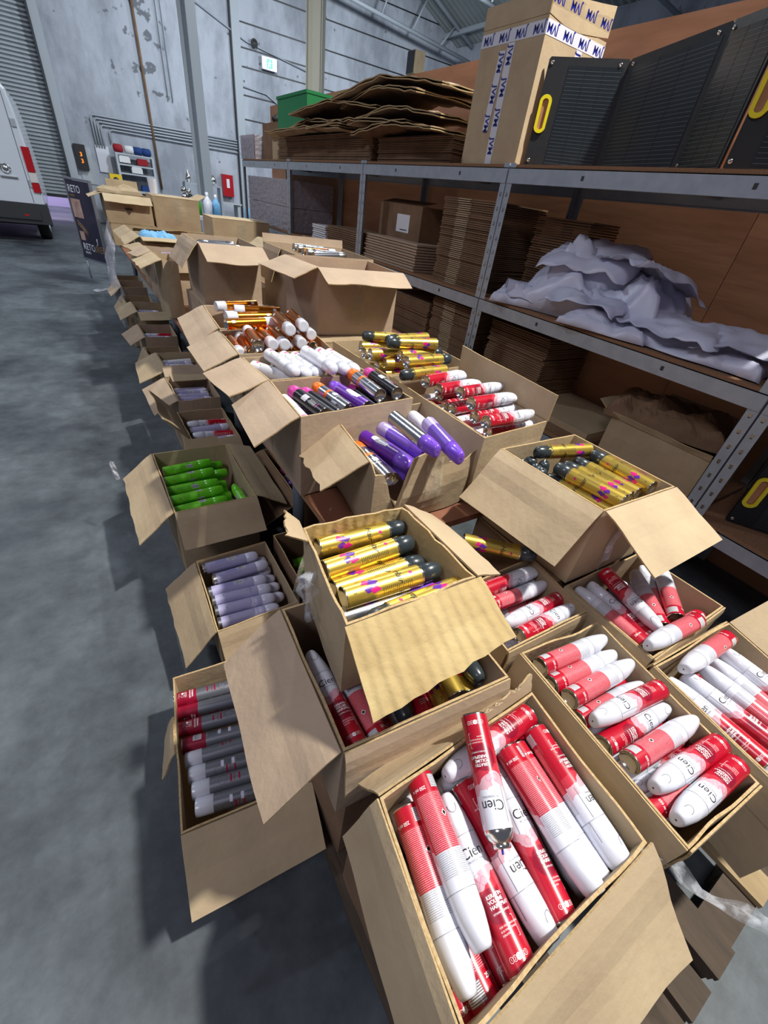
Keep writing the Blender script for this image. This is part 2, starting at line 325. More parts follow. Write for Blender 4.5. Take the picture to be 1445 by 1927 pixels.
def cap_cyl(m,z0=.185,h=.05,rr=.99):
    mb=MB(); mb.lathe([(z0-.002,R*.9),(z0,R*rr),(z0+h-.003,R*rr*.985),(z0+h-.0008,R*rr*.95),(z0+h,R*rr*.9),(z0+h-.0004,R*rr*.6),(z0+h-.0004,.0002)],m,30); return mb.mesh('cap')
def cap_cut(m,z0=.183,h=.052,rr=.93):
    mb=MB(); mb.lathe([(z0-.001,R*.8),(z0,R*rr),(z0+h*.55,R*rr),(z0+h*.8,R*rr*.94),(z0+h*.92,R*rr*.8),(z0+h,R*rr*.55),(z0+h,R*rr*.4),(z0+h-.006,R*rr*.3),(z0+h-.006,.0003)],m,28,sq=lambda z:1-.22*max(0,min(1,(z-z0-.015)/.035)))
    prect(mb,'black_ink',R*rr+.0002,PI/2,z0+.016,.0008,.026); return mb.mesh('cap')
def d_ker(mb):
    wrap(mb,text2d('Cien',.021,.003),'black_ink',RD,.0,.143); wrap(mb,text2d('PROFESSIONAL',.0042,.003),'grey_ink',RD,.05,.1315)
    for i,t in enumerate(('KERATIN','VOLUME','HAIRSPRAY')): wrap(mb,text2d(t,.0066,.003,'LEFT',.00012),'white_ink',RD,-.42,.085-.0062*i)
    wrap(mb,text2d('VITAMIN-COMPLEX',.0035,.003,'LEFT'),'white_ink',RD,-.42,.065)
    prect(mb,'white_ink',RD,.72,.046,.0006,.024); prect(mb,'white_ink',RD,.66,.058,.003,.0006); prect(mb,'white_ink',RD,.66,.034,.003,.0006)
    for i in range(3): wrap(mb,text2d(['FOR VOLUMINOUS HAIR','& ULTIMATE SHINE','KERATIN'][i],.0031,.003,'LEFT'),'white_ink',RD,-.4,.05-.0045*i)
    for i in range(5):
        th=-.5+i*.25
        if i==2: ppoly(mb,'white_ink',RD,th,.017,[(.004*math.cos(a*PI/6),.004*math.sin(a*PI/6)) for a in range(12)])
        else: pring(mb,'white_ink',RD,th,.017,.0034,.0005)
        wrap(mb,text2d(str(i+1),.0045,.003),'burgundy' if i==2 else 'white_ink',RD+.0002,th,.017)
    wrap(mb,text2d('250 ml e',.0075,.003,'CENTER',.0001),'white_ink',RD,-2.3,.027)
    for s,mm in ((.0065,'white_ink'),(.0045,'black_ink')): ppoly(mb,mm,RD+(.0001 if s<.006 else 0),2.75,.07,[(s*.85,0),(0,s*.85),(-s*.85,0),(0,-s*.85)])
    for i in range(3): pring(mb,'pink_ink',RD,-.6+.25*i,.105+.006*(i%2),.006,.0005,6)
    for s in (-.9,1.1): prect(mb,'grey_ink',RD,s,.142,.0010,.05)
def d_gold(mb):
    for th in (.1,2.3,4.3):
        for k,(m1,dx,dy) in enumerate((('magenta',0,0),('violet',.0035,.013))):
            ppoly(mb,m1,RD+.0001*k,th,.045+dy,[(-.013+dx,.0),(-.001+dx,-.008),(.003+dx,.010),(-.004+dx,.018)]); 
            ppoly(mb,['violet','magenta'][k],RD+.0001*k,th+.6,.045+dy,[(-.010+dx,.010),(-.004+dx,-.005),(.006+dx,.002),(.0+dx,.02)])
        wrap(mb,text2d('Hair',.020,.003,'CENTER',.0002,.3),'black_ink',RD,th,.125); wordrows(mb,'black_ink',RD,th+1.05,.15,.016,16,.0045,.0012,int(th*9))
        wrap(mb,text2d('3',.010,.003),'black_ink',RD,th+.5,.02); ppoly(mb,'magenta',RD,th+.1,.152,[(-.005,0),(0,-.004),(.006,.002),(0,.006)])
    prect(mb,'chrome',RD,0,.18,.159,.003)
def d_lilac(mb):
    for th in (0,2.6):
        wrap(mb,text2d('color',.017,.003),'grey_ink',RD,th,.150); wrap(mb,text2d('protect',.006,.003),'grey_ink',RD,th,.137); prect(mb,'grey_ink',RD,th,.115,.02,.0006)
        for i in range(3): ppoly(mb,'black_ink',RD,th+i*.12-.1,.045,[(-.001,-.001),(.001,-.001),(.001,.001),(-.001,.001)])
        wordrows(mb,'lilac_ink',RD,th+1.2,.115,.02,20,.0045,.0018,3)
    barcode(mb,RD,PI,.12,.02,.03)
    prect(mb,'lilac_ink',RD,PI,.075,.02,.045)
def d_green(mb):
    for th in (0,2.2,4.2):
        barcode(mb,RD,th+.9,.125,.018,.03,seed=int(th)+3); wordrows(mb,'green_dark',RD,th+.9,.10,.018,12,.005,.0016,5); wrap(mb,text2d('fresh',.012,.003),'green_dark',RD,th,.12)
        for i in range(3): ppoly(mb,'red_paint',RD,th+i*.12-.1,.04,[(-.0015,-.0015),(.0015,-.0015),(.0015,.0015),(-.0015,.0015)])
def d_beauty(mb):
    for i,t in enumerate(('NORMAL','FIXATION')): wrap(mb,text2d(t,.0068,.003,'CENTER',.0001),'white_ink',RD,0,.058-.008*i)
    wordrows(mb,'white_ink',RD,0,.04,.02,3,.003,.001,8); ppoly(mb,'white_ink',RD,-.2,.028,[(.004*math.cos(a*PI/6),.004*math.sin(a*PI/6)) for a in range(12)]); pring(mb,'white_ink',RD,.18,.028,.004,.0006)
    wordrows(mb,'white_ink',RD,0,.02,.018,2,.004,.0006,9)
    for th in (0,2.4): pring(mb,'dark_burgundy',RD,th,.168-.017,.0125,.0006); prect(mb,'burgundy',RD,th,.128,.022,.005); prect(mb,'burgundy',RD,th,.119,.022,.0016); prect(mb,'burgundy',RD,th,.105,.018,.005)
    wrap(mb,text2d('be',.009,.003),'grey_ink',RD,0,.155); wrap(mb,text2d('beauty',.0075,.003),'grey_ink',RD,0,.147)
    prect(mb,'lilac_cap',RD,PI,.14,.018,.008); prect(mb,'lilac_cap',RD,PI,.11,.018,.008); wordrows(mb,'black_ink',RD,PI,.133,.02,8,.0032,.0012,4); barcode(mb,RD,PI,.045,.022,.024)
    wordrows(mb,'black_ink',RD,PI,.10,.02,8,.0032,.0012,14)
def d_white(mb):
    for th in (0,PI):
        wrap(mb,text2d('eco',.017,.003),'grey_ink',RD,th,.10); prect(mb,'lime_ink',RD,th+.5,.05,.006,.006); wordrows(mb,'grey_ink',RD,th+.9,.13,.018,18,.0045,.0014,int(th))
        for k in range(4): ppoly(mb,'pink_ink',RD,th-.3+.16*k,.024+.006*(k%2),[(.007*math.cos(a*PI/4)*(1 if a%2 else .5),.008*math.sin(a*PI/4)*(1 if a%2 else .5)) for a in range(8)])
def d_vio(mb):
    for th in (0,PI): 
        ppoly(mb,'white_label',RD,th,.08,[(-.012,-.03),(.012,-.03),(.016,.0),(.012,.04),(-.012,.04),(-.016,0)]); pring(mb,'violet',RD+.0001,th,.10,.008,.001); wordrows(mb,'grey_ink',RD+.0001,th,.08,.02,8,.0045,.0014,2)
def d_or(mb):
    prect(mb,'orange_cap',RD,0,.125,.159,.014); prect(mb,'white_label',RD+.0001,0,.09,.02,.02)
    for th in (0,PI): pring(mb,'black_ink',RD,th,.105,.008,.0008); wrap(mb,text2d('hair style',.008,.003),'white_ink',RD,th,.07); wordrows(mb,'black_ink',RD,th+1.2,.12,.018,16,.005,.0014,6)
def d_blk(mb):
    for th in (0,2.6): prect(mb,'white_label',RD,th,.11,.024,.03); wordrows(mb,'black_ink',RD+.0001,th,.12,.02,6,.0042,.0015,5); wordrows(mb,'white_ink',RD,th,.08,.018,8,.005,.0012,7); prect(mb,'magenta_cap',RD,th,.035,.02,.003)
def d_orange(mb):
    for th in (0,2.2,4.4): pring(mb,'white_ink',RD,th,.16,.006,.001); prect(mb,'white_label',RD,th+.9,.03,.012,.016); wordrows(mb,'dark_burgundy',RD,th+.9,.15,.014,10,.006,.001,3)
def d_sil(mb): 
    for th in (0,2.5): wordrows(mb,'grey_ink',RD,th,.13,.016,12,.006,.0016,9)
KINDS={
 'keratin':(body([(.003,.168,'keratin')],d_ker),cap_taper('white_plastic'),'red and white spray can'),
 'keratin_open':(body([(.003,.175,'keratin')],d_ker,.175,True),None,'capless red and white can'),
 'gold':(body([(.003,.181,'gold_body')],d_gold,.181),cap_cut('slate_cap'),'gold dark-capped spray can'),
 'lilac':(body([(.003,.014,'tin'),(.014,.178,'lilac_body')],d_lilac,.178),cap_round('lilac_cap',.178,.057,.97),'pale lilac spray can'),
 'green':(body([(.003,.168,'green_body')],d_green),cap_taper('green_cap','green_dark'),'lime green spray can'),
 'beauty':(body([(.003,.070,'burgundy'),(.070,.135,'grey_body'),(.135,.187,'grey_body')],d_beauty,.187),cap_cyl('white_plastic',.187,.048,1.0),'grey and burgundy spray can'),
 'white':(body([(.003,.175,'white_label')],d_white,.175),cap_round('white_plastic',.175,.06,.99),'white pink-flowered spray can'),
 'orange':(body([(.003,.183,'orange_body')],d_orange,.183),cap_cyl('white_plastic',.183,.052,1.02),'shiny orange white-capped can'),
 'purple':(body([(.003,.05,'pale_lilac'),(.05,.168,'purple_body')],d_sil),cap_taper('purple_cap','violet'),'purple rounded spray can'),
 'silverpurple':(body([(.003,.168,'silver_body')],None),cap_taper('purple_cap','violet'),'silver purple-capped spray can'),
 'greyorange':(body([(.003,.175,'silver_body')],d_or,.175),cap_round('orange_cap',.175,.06,.99),'silver orange-capped spray can'),
 'blackmag':(body([(.003,.175,'black_body')],d_blk,.175),cap_round('magenta_cap',.175,.06,.99),'black magenta-capped spray can'),
 'violetlabel':(body([(.003,.172,'violet')],d_vio,.172),cap_round('purple_cap',.172,.063,.99),'purple white-labelled spray can'),
 'silver':(body([(.003,.181,'silver_body')],d_sil,.181),cap_cyl('tin',.183,.052,.96),'plain silver spray can'),
}
vm=MB(); vm.lathe([(.193,R*.6),(.1965,R*.62),(.2,R*.58),(.2,R*.5),(.196,R*.42),(.196,R*.2),(.1985,R*.18),(.1985,.0003)],'chrome',24); VALVE=vm.mesh('valve_cup')
vm=MB(); vm.tube([(0,0,.197),(0,.001,.207)],.0017,'blue_plastic',8); STEM=vm.mesh('valve_stem')
ORD=['zeroth','first','second','third','fourth','fifth','sixth','seventh','eighth','ninth','tenth','eleventh','twelfth','thirteenth','fourteenth','fifteenth','sixteenth','seventeenth','eighteenth','nineteenth','twentieth']+['twenty-'+x for x in ('first','second','third','fourth','fifth')]
WHERE={'A':'nearest carton','B':'carton right of the nearest','C':'right-edge carton','D':'carton under the wide-flapped one','E':'carton behind the torn box','F':'torn box','G':'carton beneath the torn box',
 'H':'lowest left carton','I':'floor carton below the green cans','J':'left floor carton','L':'wide-flapped carton','M':'ripped table carton','N':'mixed table carton','O':'white-can carton','P':'front orange-can carton','P2':'rear orange-can carton','Q':'right table carton','R':'gold-can table carton'}
def make_can(kind,b,u,roll,label,group,far=False,yaw=None):
    bm_,cp,_=KINDS[kind]
    u=Vector(u).normalized(); up=Vector((0,0,1)) if abs(u.z)<.95 else Vector((0,-1,0)); x=(up-up.dot(u)*u).normalized(); y=u.cross(x); c,s=math.cos(math.radians(roll)),math.sin(math.radians(roll))
    x2=x*c+y*s; y2=u.cross(x2)
    e=bpy.data.objects.new('spray_can',None); e.empty_display_size=.02; COL.objects.link(e); tag(e,label,'spray can',group)
    e.matrix_world=Matrix.Translation(b)@Matrix((x2,y2,u)).transposed().to_4x4()
    for nm,me in (('can_body',bm_),('cap',cp),('can_base',BASE))+((('valve_cup',VALVE),('valve_stem',STEM)) if kind=='keratin_open' else ()):
        if me is None: continue
        o=bpy.data.objects.new(nm,me); COL.objects.link(o); o.parent=e
    return e
CANS=[
('A','keratin',0.267,0.167,0.744,-0.201,-0.98,0.0,180,0),
('A','keratin',0.308,0.192,0.772,-0.204,-0.979,-0.0,170,0),
('A','keratin',0.302,-0.085,0.75,0.156,0.988,0.0,350,0),
('A','keratin',0.383,0.147,0.747,-0.089,-0.996,0.0,335,0),
('A','keratin',0.404,-0.083,0.737,0.237,0.971,0.0,15,0),
('A','keratin',0.489,0.147,0.772,-0.121,-0.993,0.0,165,0),
('A','keratin',0.526,0.147,0.744,-0.128,-0.992,0.0,110,0),
('A','keratin',0.571,0.147,0.769,-0.162,-0.987,0.0,320,0),
('A','keratin_open',0.438,0.211,0.838,-0.406,-0.891,-0.203,20,0),
('A','keratin',0.588,0.175,0.768,-0.999,-0.032,0.0,0,0),
('A','keratin',0.581,0.175,0.72,-0.998,-0.056,0.0,0,0),
('A','keratin',0.488,0.158,0.676,-0.997,0.072,0.0,60,0),
('A','keratin',0.548,0.138,0.632,-0.987,0.159,-0.0,60,0),
('A','keratin',0.553,-0.038,0.672,0.075,0.997,0.0,180,0),
('A','keratin',0.251,-0.087,0.699,0.063,0.998,-0.0,180,0),
('A','keratin',0.295,-0.086,0.691,0.108,0.994,0.0,0,0),
('A','keratin',0.222,-0.089,0.666,-0.008,1.0,0.0,0,0),
('A','keratin',0.532,0.146,0.698,-0.201,-0.98,0.0,0,0),
('B','keratin',0.748,0.26,0.714,0.994,-0.11,-0.0,180,0),
('B','keratin',0.748,0.26,0.665,0.992,-0.126,-0.0,0,0),
('B','keratin',0.748,0.217,0.695,0.995,-0.101,-0.0,170,0),
('B','keratin',0.748,0.166,0.711,0.998,-0.061,0.0,180,0),
('B','keratin',0.748,0.126,0.677,0.996,-0.095,0.0,180,0),
('B','keratin',0.981,0.071,0.716,-0.991,0.137,0.0,10,0),
('B','keratin',0.748,0.059,0.681,0.997,-0.083,0.0,30,0),
('B','keratin',0.748,0.007,0.71,0.995,-0.096,0.0,180,0),
('B','keratin',0.981,-0.075,0.71,-0.993,0.115,0.0,0,0),
('B','keratin',0.725,-0.067,0.669,0.986,-0.166,0.0,150,0),
('B','keratin',0.966,-0.118,0.712,-0.998,0.063,0.0,0,0),
('B','keratin',0.984,0.146,0.639,-1.0,0.014,0.0,40,0),
('B','keratin',0.983,0.082,0.638,-0.999,0.038,0.0,40,0),
('B','keratin',0.983,0.032,0.636,-0.998,0.06,0.0,40,0),
('B','keratin',0.982,-0.015,0.649,-0.997,0.077,0.0,40,0),
('B','keratin',0.982,-0.063,0.637,-0.995,0.098,0.0,40,0),
('C','keratin',1.315,0.063,0.731,-1.0,0.031,-0.0,160,0),
('C','keratin',1.132,-0.168,0.688,-0.077,0.997,0.0,0,0),
('C','keratin',1.058,-0.156,0.69,-0.006,1.0,0.0,300,0),
('C','keratin',1.187,-0.186,0.69,-0.008,1.0,0.0,170,0),
('C','keratin',1.235,-0.183,0.679,0.08,0.997,0.0,150,0),
('C','keratin',1.284,-0.185,0.699,0.039,0.999,0.0,0,0),
('C','keratin',1.302,-0.183,0.658,0.034,0.999,0.0,180,0),
('D','keratin',1.102,0.173,0.69,0.027,1.0,0.0,120,0),
('D','keratin',1.15,0.173,0.679,0.103,0.995,0.0,0,0),
('D','keratin',1.222,0.403,0.721,-0.248,-0.969,-0.0,30,0),
('D','keratin',1.204,0.179,0.701,0.62,0.785,0.0,180,0),
('D','keratin',1.245,0.173,0.726,0.768,0.64,0.0,180,0),
('D','keratin',1.281,0.191,0.68,0.638,0.77,0.0,150,0),
('D','keratin',1.281,0.138,0.742,-0.996,0.085,-0.0,180,0),
('D','keratin',1.442,0.16,0.65,-0.998,0.055,0.0,180,0),
('D','keratin',1.188,0.189,0.661,0.453,0.891,0.0,0,0),
('E','keratin',0.788,0.53,0.701,0.999,-0.038,-0.0,90,0),
('E','keratin',0.788,0.487,0.683,0.997,-0.074,-0.0,180,0),
('E','keratin',1.024,0.41,0.68,-1.0,0.017,-0.0,0,0),
('E','keratin',0.789,0.363,0.69,1.0,-0.011,0.0,0,0),
('E','keratin',0.788,0.53,0.656,0.995,-0.103,0.0,0,0),
('E','gold',0.842,0.691,0.76,0.741,-0.671,-0.0,180,0),
('F','gold',0.54,0.621,0.909,-0.992,0.123,0.0,190,0),
('F','gold',0.307,0.65,0.954,0.999,-0.053,0.0,30,0),
('F','gold',0.289,0.575,0.956,1.0,0.01,0.0,350,0),
('F','gold',0.299,0.577,0.903,1.0,0.012,0.0,0,0),
('F','gold',0.295,0.539,0.929,1.0,-0.022,0.0,60,0),
('F','gold',0.291,0.49,0.956,0.998,-0.062,0.0,0,0),
('F','silverpurple',0.275,0.474,0.915,0.997,-0.081,-0.0,0,0),
('F','gold',0.543,0.421,0.944,-1.0,0.014,0.0,0,0),
('F','gold',0.297,0.553,0.865,0.999,-0.035,0.0,0,0),
('G','keratin',0.241,0.299,0.74,0.003,1.0,0.0,0,0),
('G','keratin',0.295,0.285,0.72,0.002,1.0,0.0,180,0),
('G','keratin',0.427,0.286,0.677,0.196,0.981,0.0,0,0),
('G','gold',0.487,0.285,0.744,0.169,0.986,0.0,0,0),
('G','gold',0.524,0.286,0.717,0.197,0.98,0.0,0,0),
('G','gold',0.57,0.517,0.762,-0.091,-0.996,0.0,180,0),
('G','keratin',0.333,0.281,0.66,0.002,1.0,0.0,0,0),
('G','gold',0.439,0.534,0.7,-0.282,-0.959,-0.0,0,0),
('G','gold',0.47,0.287,0.701,0.175,0.985,0.0,180,0),
('H','beauty',-0.073,0.911,0.19,0.985,-0.173,0.0,0,0),
('H','beauty',-0.079,0.863,0.185,0.982,-0.188,0.0,90,0),
('H','beauty',-0.079,0.806,0.19,0.979,-0.202,0.0,0,0),
('H','beauty',-0.079,0.752,0.185,0.976,-0.216,0.0,160,0),
('H','beauty',0.152,0.656,0.19,-0.981,0.192,0.0,40,0),
('H','beauty',0.151,0.607,0.19,-0.979,0.205,0.0,180,0),
('H','beauty',0.151,0.558,0.19,-0.975,0.22,0.0,0,0),
('H','beauty',0.15,0.509,0.19,-0.972,0.234,0.0,160,0),
('I','lilac',0.136,1.405,0.272,1.0,-0.027,0.0,180,0),
('I','lilac',0.16,1.331,0.265,1.0,0.03,0.0,170,0),
('I','lilac',0.129,1.283,0.252,0.997,-0.08,0.0,180,0),
('I','lilac',0.13,1.231,0.251,0.995,-0.097,0.0,0,0),
('I','lilac',0.128,1.175,0.251,0.995,-0.103,0.0,20,0),
('I','lilac',0.124,1.114,0.25,0.997,-0.082,0.0,0,0),
('I','lilac',0.171,1.405,0.227,1.0,-0.023,0.0,0,0),
('I','lilac',0.163,1.405,0.181,0.999,-0.036,-0.0,0,0),
('I','lilac',0.172,1.355,0.215,0.999,-0.051,0.0,0,0),
('I','lilac',0.173,1.304,0.213,0.998,-0.064,0.0,0,0),
('I','lilac',0.174,1.253,0.214,0.997,-0.077,0.0,0,0),
('I','lilac',0.172,1.196,0.214,0.996,-0.09,0.0,0,0),
('J','green',0.104,2.038,0.395,0.996,0.088,0.0,0,0),
('J','green',0.094,1.915,0.41,0.994,0.113,0.0,180,0),
('J','green',0.091,1.853,0.395,1.0,0.009,0.0,0,0),
('J','green',0.093,1.747,0.41,0.997,0.071,0.0,170,0),
('J','green',0.093,1.683,0.395,0.998,0.066,0.0,180,0),
('J','green',0.167,2.079,0.35,0.997,0.083,0.0,0,0),
('J','green',0.17,1.993,0.35,0.998,0.062,0.0,0,0),
('J','green',0.137,1.888,0.35,0.999,0.037,0.0,0,0),
('J','green',0.106,1.778,0.35,1.0,0.009,0.0,0,0),
('J','green',0.41,1.608,0.36,-0.067,0.998,0.0,0,0),
('L','gold',1.38,0.462,0.978,0.019,1.0,0.0,150,0),
('L','gold',1.385,0.481,0.933,0.001,1.0,0.0,0,0),
('L','gold',1.338,0.477,0.955,-0.082,0.997,-0.0,20,0),
('L','gold',1.289,0.473,0.955,-0.159,0.987,-0.0,160,0),
('L','gold',1.22,0.457,0.97,-0.163,0.987,0.0,30,0),
('L','gold',1.214,0.47,0.925,-0.17,0.985,0.0,90,0),
('L','gold',1.403,0.72,0.978,-0.971,0.24,0.0,0,0),
('L','gold',1.08,0.775,0.735,0.0,0.0,1.0,0,0),
('L','gold',1.169,0.775,0.725,0.0,0.0,1.0,40,0),
('L','gold',1.124,0.775,0.723,0.0,0.0,1.0,80,0),
('L','gold',1.197,0.74,0.725,0.0,0.0,1.0,120,0),
('L','gold',1.104,0.735,0.729,0.0,0.0,1.0,160,0),
('L','gold',1.15,0.732,0.723,0.0,0.0,1.0,200,0),
('L','gold',1.124,0.695,0.735,0.0,0.0,1.0,240,0),
('M','silverpurple',0.73,1.011,1.06,-0.011,-1.0,0.0,0,0),
('M','purple',0.84,0.97,1.045,-0.22,-0.975,0.0,0,0),
('M','purple',0.754,1.112,0.975,0.148,-0.989,0.0,0,0),
('M','violetlabel',0.685,1.111,0.953,0.193,-0.981,0.0,0,0),
('M','greyorange',0.647,0.877,0.927,0.022,1.0,0.0,0,0),
('M','white',0.895,0.94,0.979,0.106,0.994,0.0,0,0),
('M','purple',0.888,1.112,0.941,-0.105,-0.994,0.0,90,0),
('N','greyorange',0.664,1.188,1.02,-0.106,0.994,0.0,0,0),
('N','violetlabel',0.738,1.188,1.02,-0.141,0.99,0.0,0,0),
('N','blackmag',0.804,1.188,1.0,-0.054,0.999,0.0,90,0),
('N','greyorange',0.785,1.189,1.06,0.014,1.0,0.0,180,0),
('N','blackmag',0.857,1.189,1.06,0.008,1.0,0.0,0,0),
('N','blackmag',0.608,1.155,1.019,-0.141,0.99,0.0,80,0),
('N','blackmag',0.558,1.154,1.029,-0.117,0.993,0.0,180,0),
('N','white',0.495,1.151,1.001,0.012,1.0,0.0,0,0),
('O','white',0.553,1.682,1.062,0.115,-0.993,0.0,0,0),
('O','white',0.614,1.682,1.05,0.053,-0.999,0.0,0,0),
('O','white',0.661,1.682,1.046,0.051,-0.999,0.0,10,0),
('O','white',0.687,1.628,1.084,0.086,-0.996,0.0,170,0),
('O','white',0.755,1.645,1.07,0.063,-0.998,0.0,30,0),
('O','white',0.82,1.688,1.05,0.084,-0.996,0.0,0,0),
('O','white',0.476,1.672,0.972,0.911,-0.413,0.0,0,0),
('O','white',0.487,1.682,1.017,0.495,-0.869,0.0,0,0),
('P','orange',0.802,2.092,1.12,-0.109,-0.994,0.0,0,0),
('P','orange',0.713,2.033,1.12,-0.09,-0.996,0.0,0,0),
('P','orange',0.677,2.035,1.06,-0.043,-0.999,0.0,0,0),
('P','orange',0.627,2.042,1.06,-0.046,-0.999,0.0,0,0),
('P','orange',0.761,2.045,1.06,-0.053,-0.999,0.0,0,0),
('P','orange',0.842,2.107,1.078,-0.087,-0.996,0.0,0,0),
('P','orange',0.499,2.077,1.016,-0.062,-0.998,0.0,0,0),
('P','orange',0.539,1.769,1.07,0.111,0.994,0.0,0,0),
('P','orange',0.526,1.817,1.029,0.069,0.998,0.0,0,0),
('P','orange',0.819,1.843,1.032,0.135,0.991,0.0,0,0),
('P2','orange',0.776,2.546,1.062,-0.978,-0.208,0.0,0,0),
('P2','orange',0.85,2.366,1.065,-0.98,0.198,0.0,0,0),
('P2','orange',0.768,2.25,1.07,-0.998,-0.056,0.0,0,0),
('P2','orange',0.478,2.028,1.09,0.993,0.118,0.0,0,0),
('P2','orange',0.815,2.545,1.018,-0.967,-0.253,0.0,0,0),
('P2','orange',0.859,2.384,1.025,-0.976,0.218,0.0,0,0),
('R','gold',1.255,1.501,1.13,-0.98,0.197,0.0,0,0),
('R','gold',1.312,1.645,1.115,-0.999,-0.033,0.0,0,0),
('R','gold',0.96,1.573,1.077,0.997,-0.076,0.0,90,0),
('R','gold',1.073,1.508,1.085,0.999,0.034,0.0,0,0),
('R','gold',1.02,1.386,1.1,1.0,0.008,0.0,0,0),
('R','gold',1.195,1.341,1.07,-0.998,-0.06,0.0,0,0),
('R','gold',1.003,1.577,1.029,0.999,-0.05,0.0,0,0),
('R','gold',1.02,1.541,1.042,0.991,-0.136,0.0,0,0),
('R','gold',1.022,1.539,0.997,0.995,-0.102,0.0,0,0),
('R','gold',0.987,1.668,1.05,1.0,-0.013,0.0,0,0),
('R','gold',1.049,1.811,1.037,0.993,-0.116,0.0,0,0),
('R','gold',1.282,1.742,1.083,-0.934,0.357,0.0,0,0),
('Q','keratin',1.042,1.268,1.06,0.988,0.155,0.0,110,0),
('Q','keratin',1.081,1.227,1.039,0.996,0.084,0.0,90,0),
('Q','keratin',1.132,1.154,1.05,0.998,0.056,0.0,60,0),
('Q','keratin',1.119,1.26,0.997,1.0,0.013,0.0,0,0),
('Q','keratin',1.118,1.21,0.974,0.998,0.064,0.0,0,0),
('Q','keratin',1.118,1.164,0.98,0.999,0.054,0.0,0,0),
('Q','keratin',1.099,1.055,1.05,1.0,0.022,0.0,100,0),
('Q','keratin',1.118,1.039,1.0,0.998,0.059,0.0,0,0),
('Q','keratin',1.056,0.924,1.04,1.0,0.001,0.0,20,0),
('Q','keratin',1.118,0.958,0.98,0.996,-0.086,0.0,0,0),
('A','keratin',0.232,0.178,0.622,0.0,-1.0,0.0,0,1),
('A','keratin',0.286,-0.057,0.63,0.0,1.0,0.0,70,1),
('A','keratin',0.57,0.177,0.606,0.0,-1.0,0.0,60,1),
('B','keratin',0.962,-0.09,0.59,-1.0,0.0,0.0,0,1),
('B','keratin',0.728,-0.034,0.59,1.0,0.0,0.0,70,1),
('B','keratin',0.962,0.022,0.59,-1.0,0.0,0.0,140,1),
('B','keratin',0.728,0.078,0.59,1.0,0.0,0.0,210,1),
('B','keratin',0.962,0.134,0.59,-1.0,0.0,0.0,280,1),
('B','keratin',0.728,0.19,0.59,1.0,0.0,0.0,350,1),
('B','keratin',0.962,0.246,0.59,-1.0,0.0,0.0,60,1),
('C','keratin',1.278,-0.19,0.62,-1.0,0.0,0.0,0,1),
('C','keratin',1.043,-0.134,0.62,1.0,0.0,0.0,70,1),
('C','keratin',1.278,-0.078,0.62,-1.0,0.0,0.0,140,1),
('C','keratin',1.043,-0.022,0.62,1.0,0.0,0.0,210,1),
('C','keratin',1.278,0.034,0.62,-1.0,0.0,0.0,280,1),
('D','keratin',1.1,0.393,0.61,0.0,-1.0,0.0,0,1),
('D','keratin',1.156,0.158,0.61,0.0,1.0,0.0,70,1),
('D','keratin',1.211,0.393,0.608,0.0,-1.0,0.0,140,1),
('D','keratin',1.268,0.158,0.605,0.0,1.0,0.0,210,1),
('D','keratin',1.324,0.394,0.606,0.0,-1.0,0.0,280,1),
('D','keratin',1.38,0.158,0.606,0.0,1.0,0.0,350,1),
('E','keratin',0.992,0.37,0.62,-1.0,0.0,0.0,0,1),
('E','keratin',0.758,0.426,0.62,1.0,0.0,0.0,70,1),
('E','keratin',0.992,0.482,0.62,-1.0,0.0,0.0,140,1),
('G','keratin',0.27,0.516,0.61,0.0,-1.0,0.0,0,1),
('G','keratin',0.326,0.281,0.61,0.0,1.0,0.0,70,1),
('G','keratin',0.382,0.516,0.61,0.0,-1.0,0.0,140,1),
('G','keratin',0.438,0.281,0.61,0.0,1.0,0.0,210,1),
('G','keratin',0.494,0.516,0.61,0.0,-1.0,0.0,280,1),
('G','keratin',0.55,0.281,0.61,0.0,1.0,0.0,350,1),
('J','green',0.383,1.65,0.29,-1.0,0.0,0.0,0,1),
('J','green',0.148,1.706,0.29,1.0,0.0,0.0,70,1),
('J','green',0.383,1.762,0.29,-1.0,0.0,0.0,140,1),
('J','green',0.148,1.818,0.29,1.0,0.0,0.0,210,1),
('J','green',0.383,1.874,0.29,-1.0,0.0,0.0,280,1),
('J','green',0.148,1.93,0.29,1.0,0.0,0.0,350,1),
('J','green',0.383,1.986,0.29,-1.0,0.0,0.0,60,1),
('J','green',0.148,2.042,0.29,1.0,0.0,0.0,130,1),
('L','gold',1.409,0.479,0.88,-1.0,0.0,0.0,0,1),
('L','gold',1.174,0.536,0.88,1.0,0.0,0.0,70,1),
('L','gold',1.409,0.585,0.88,-1.0,0.0,0.0,140,1),
('L','gold',1.174,0.631,0.88,1.0,0.0,0.0,210,1),
('N','violetlabel',0.51,1.402,0.95,0.0,-1.0,0.0,0,1),
('N','violetlabel',0.566,1.167,0.95,0.0,1.0,0.0,70,1),
('N','violetlabel',0.622,1.402,0.95,0.0,-1.0,0.0,140,1),
('N','violetlabel',0.678,1.167,0.95,0.0,1.0,0.0,210,1),
('N','violetlabel',0.734,1.402,0.95,0.0,-1.0,0.0,280,1),
('N','violetlabel',0.79,1.167,0.95,0.0,1.0,0.0,350,1),
('O','white',0.51,1.681,0.926,0.0,-1.0,0.0,0,1),
('O','white',0.566,1.446,0.926,0.0,1.0,0.0,70,1),
('O','white',0.622,1.681,0.926,0.0,-1.0,0.0,140,1),
('O','white',0.678,1.446,0.927,0.0,1.0,0.0,210,1),
('O','white',0.734,1.681,0.93,0.0,-1.0,0.0,280,1),
('O','white',0.79,1.446,0.93,0.0,1.0,0.0,350,1),
('P','orange',0.513,2.032,0.974,0.0,-1.0,0.0,0,1),
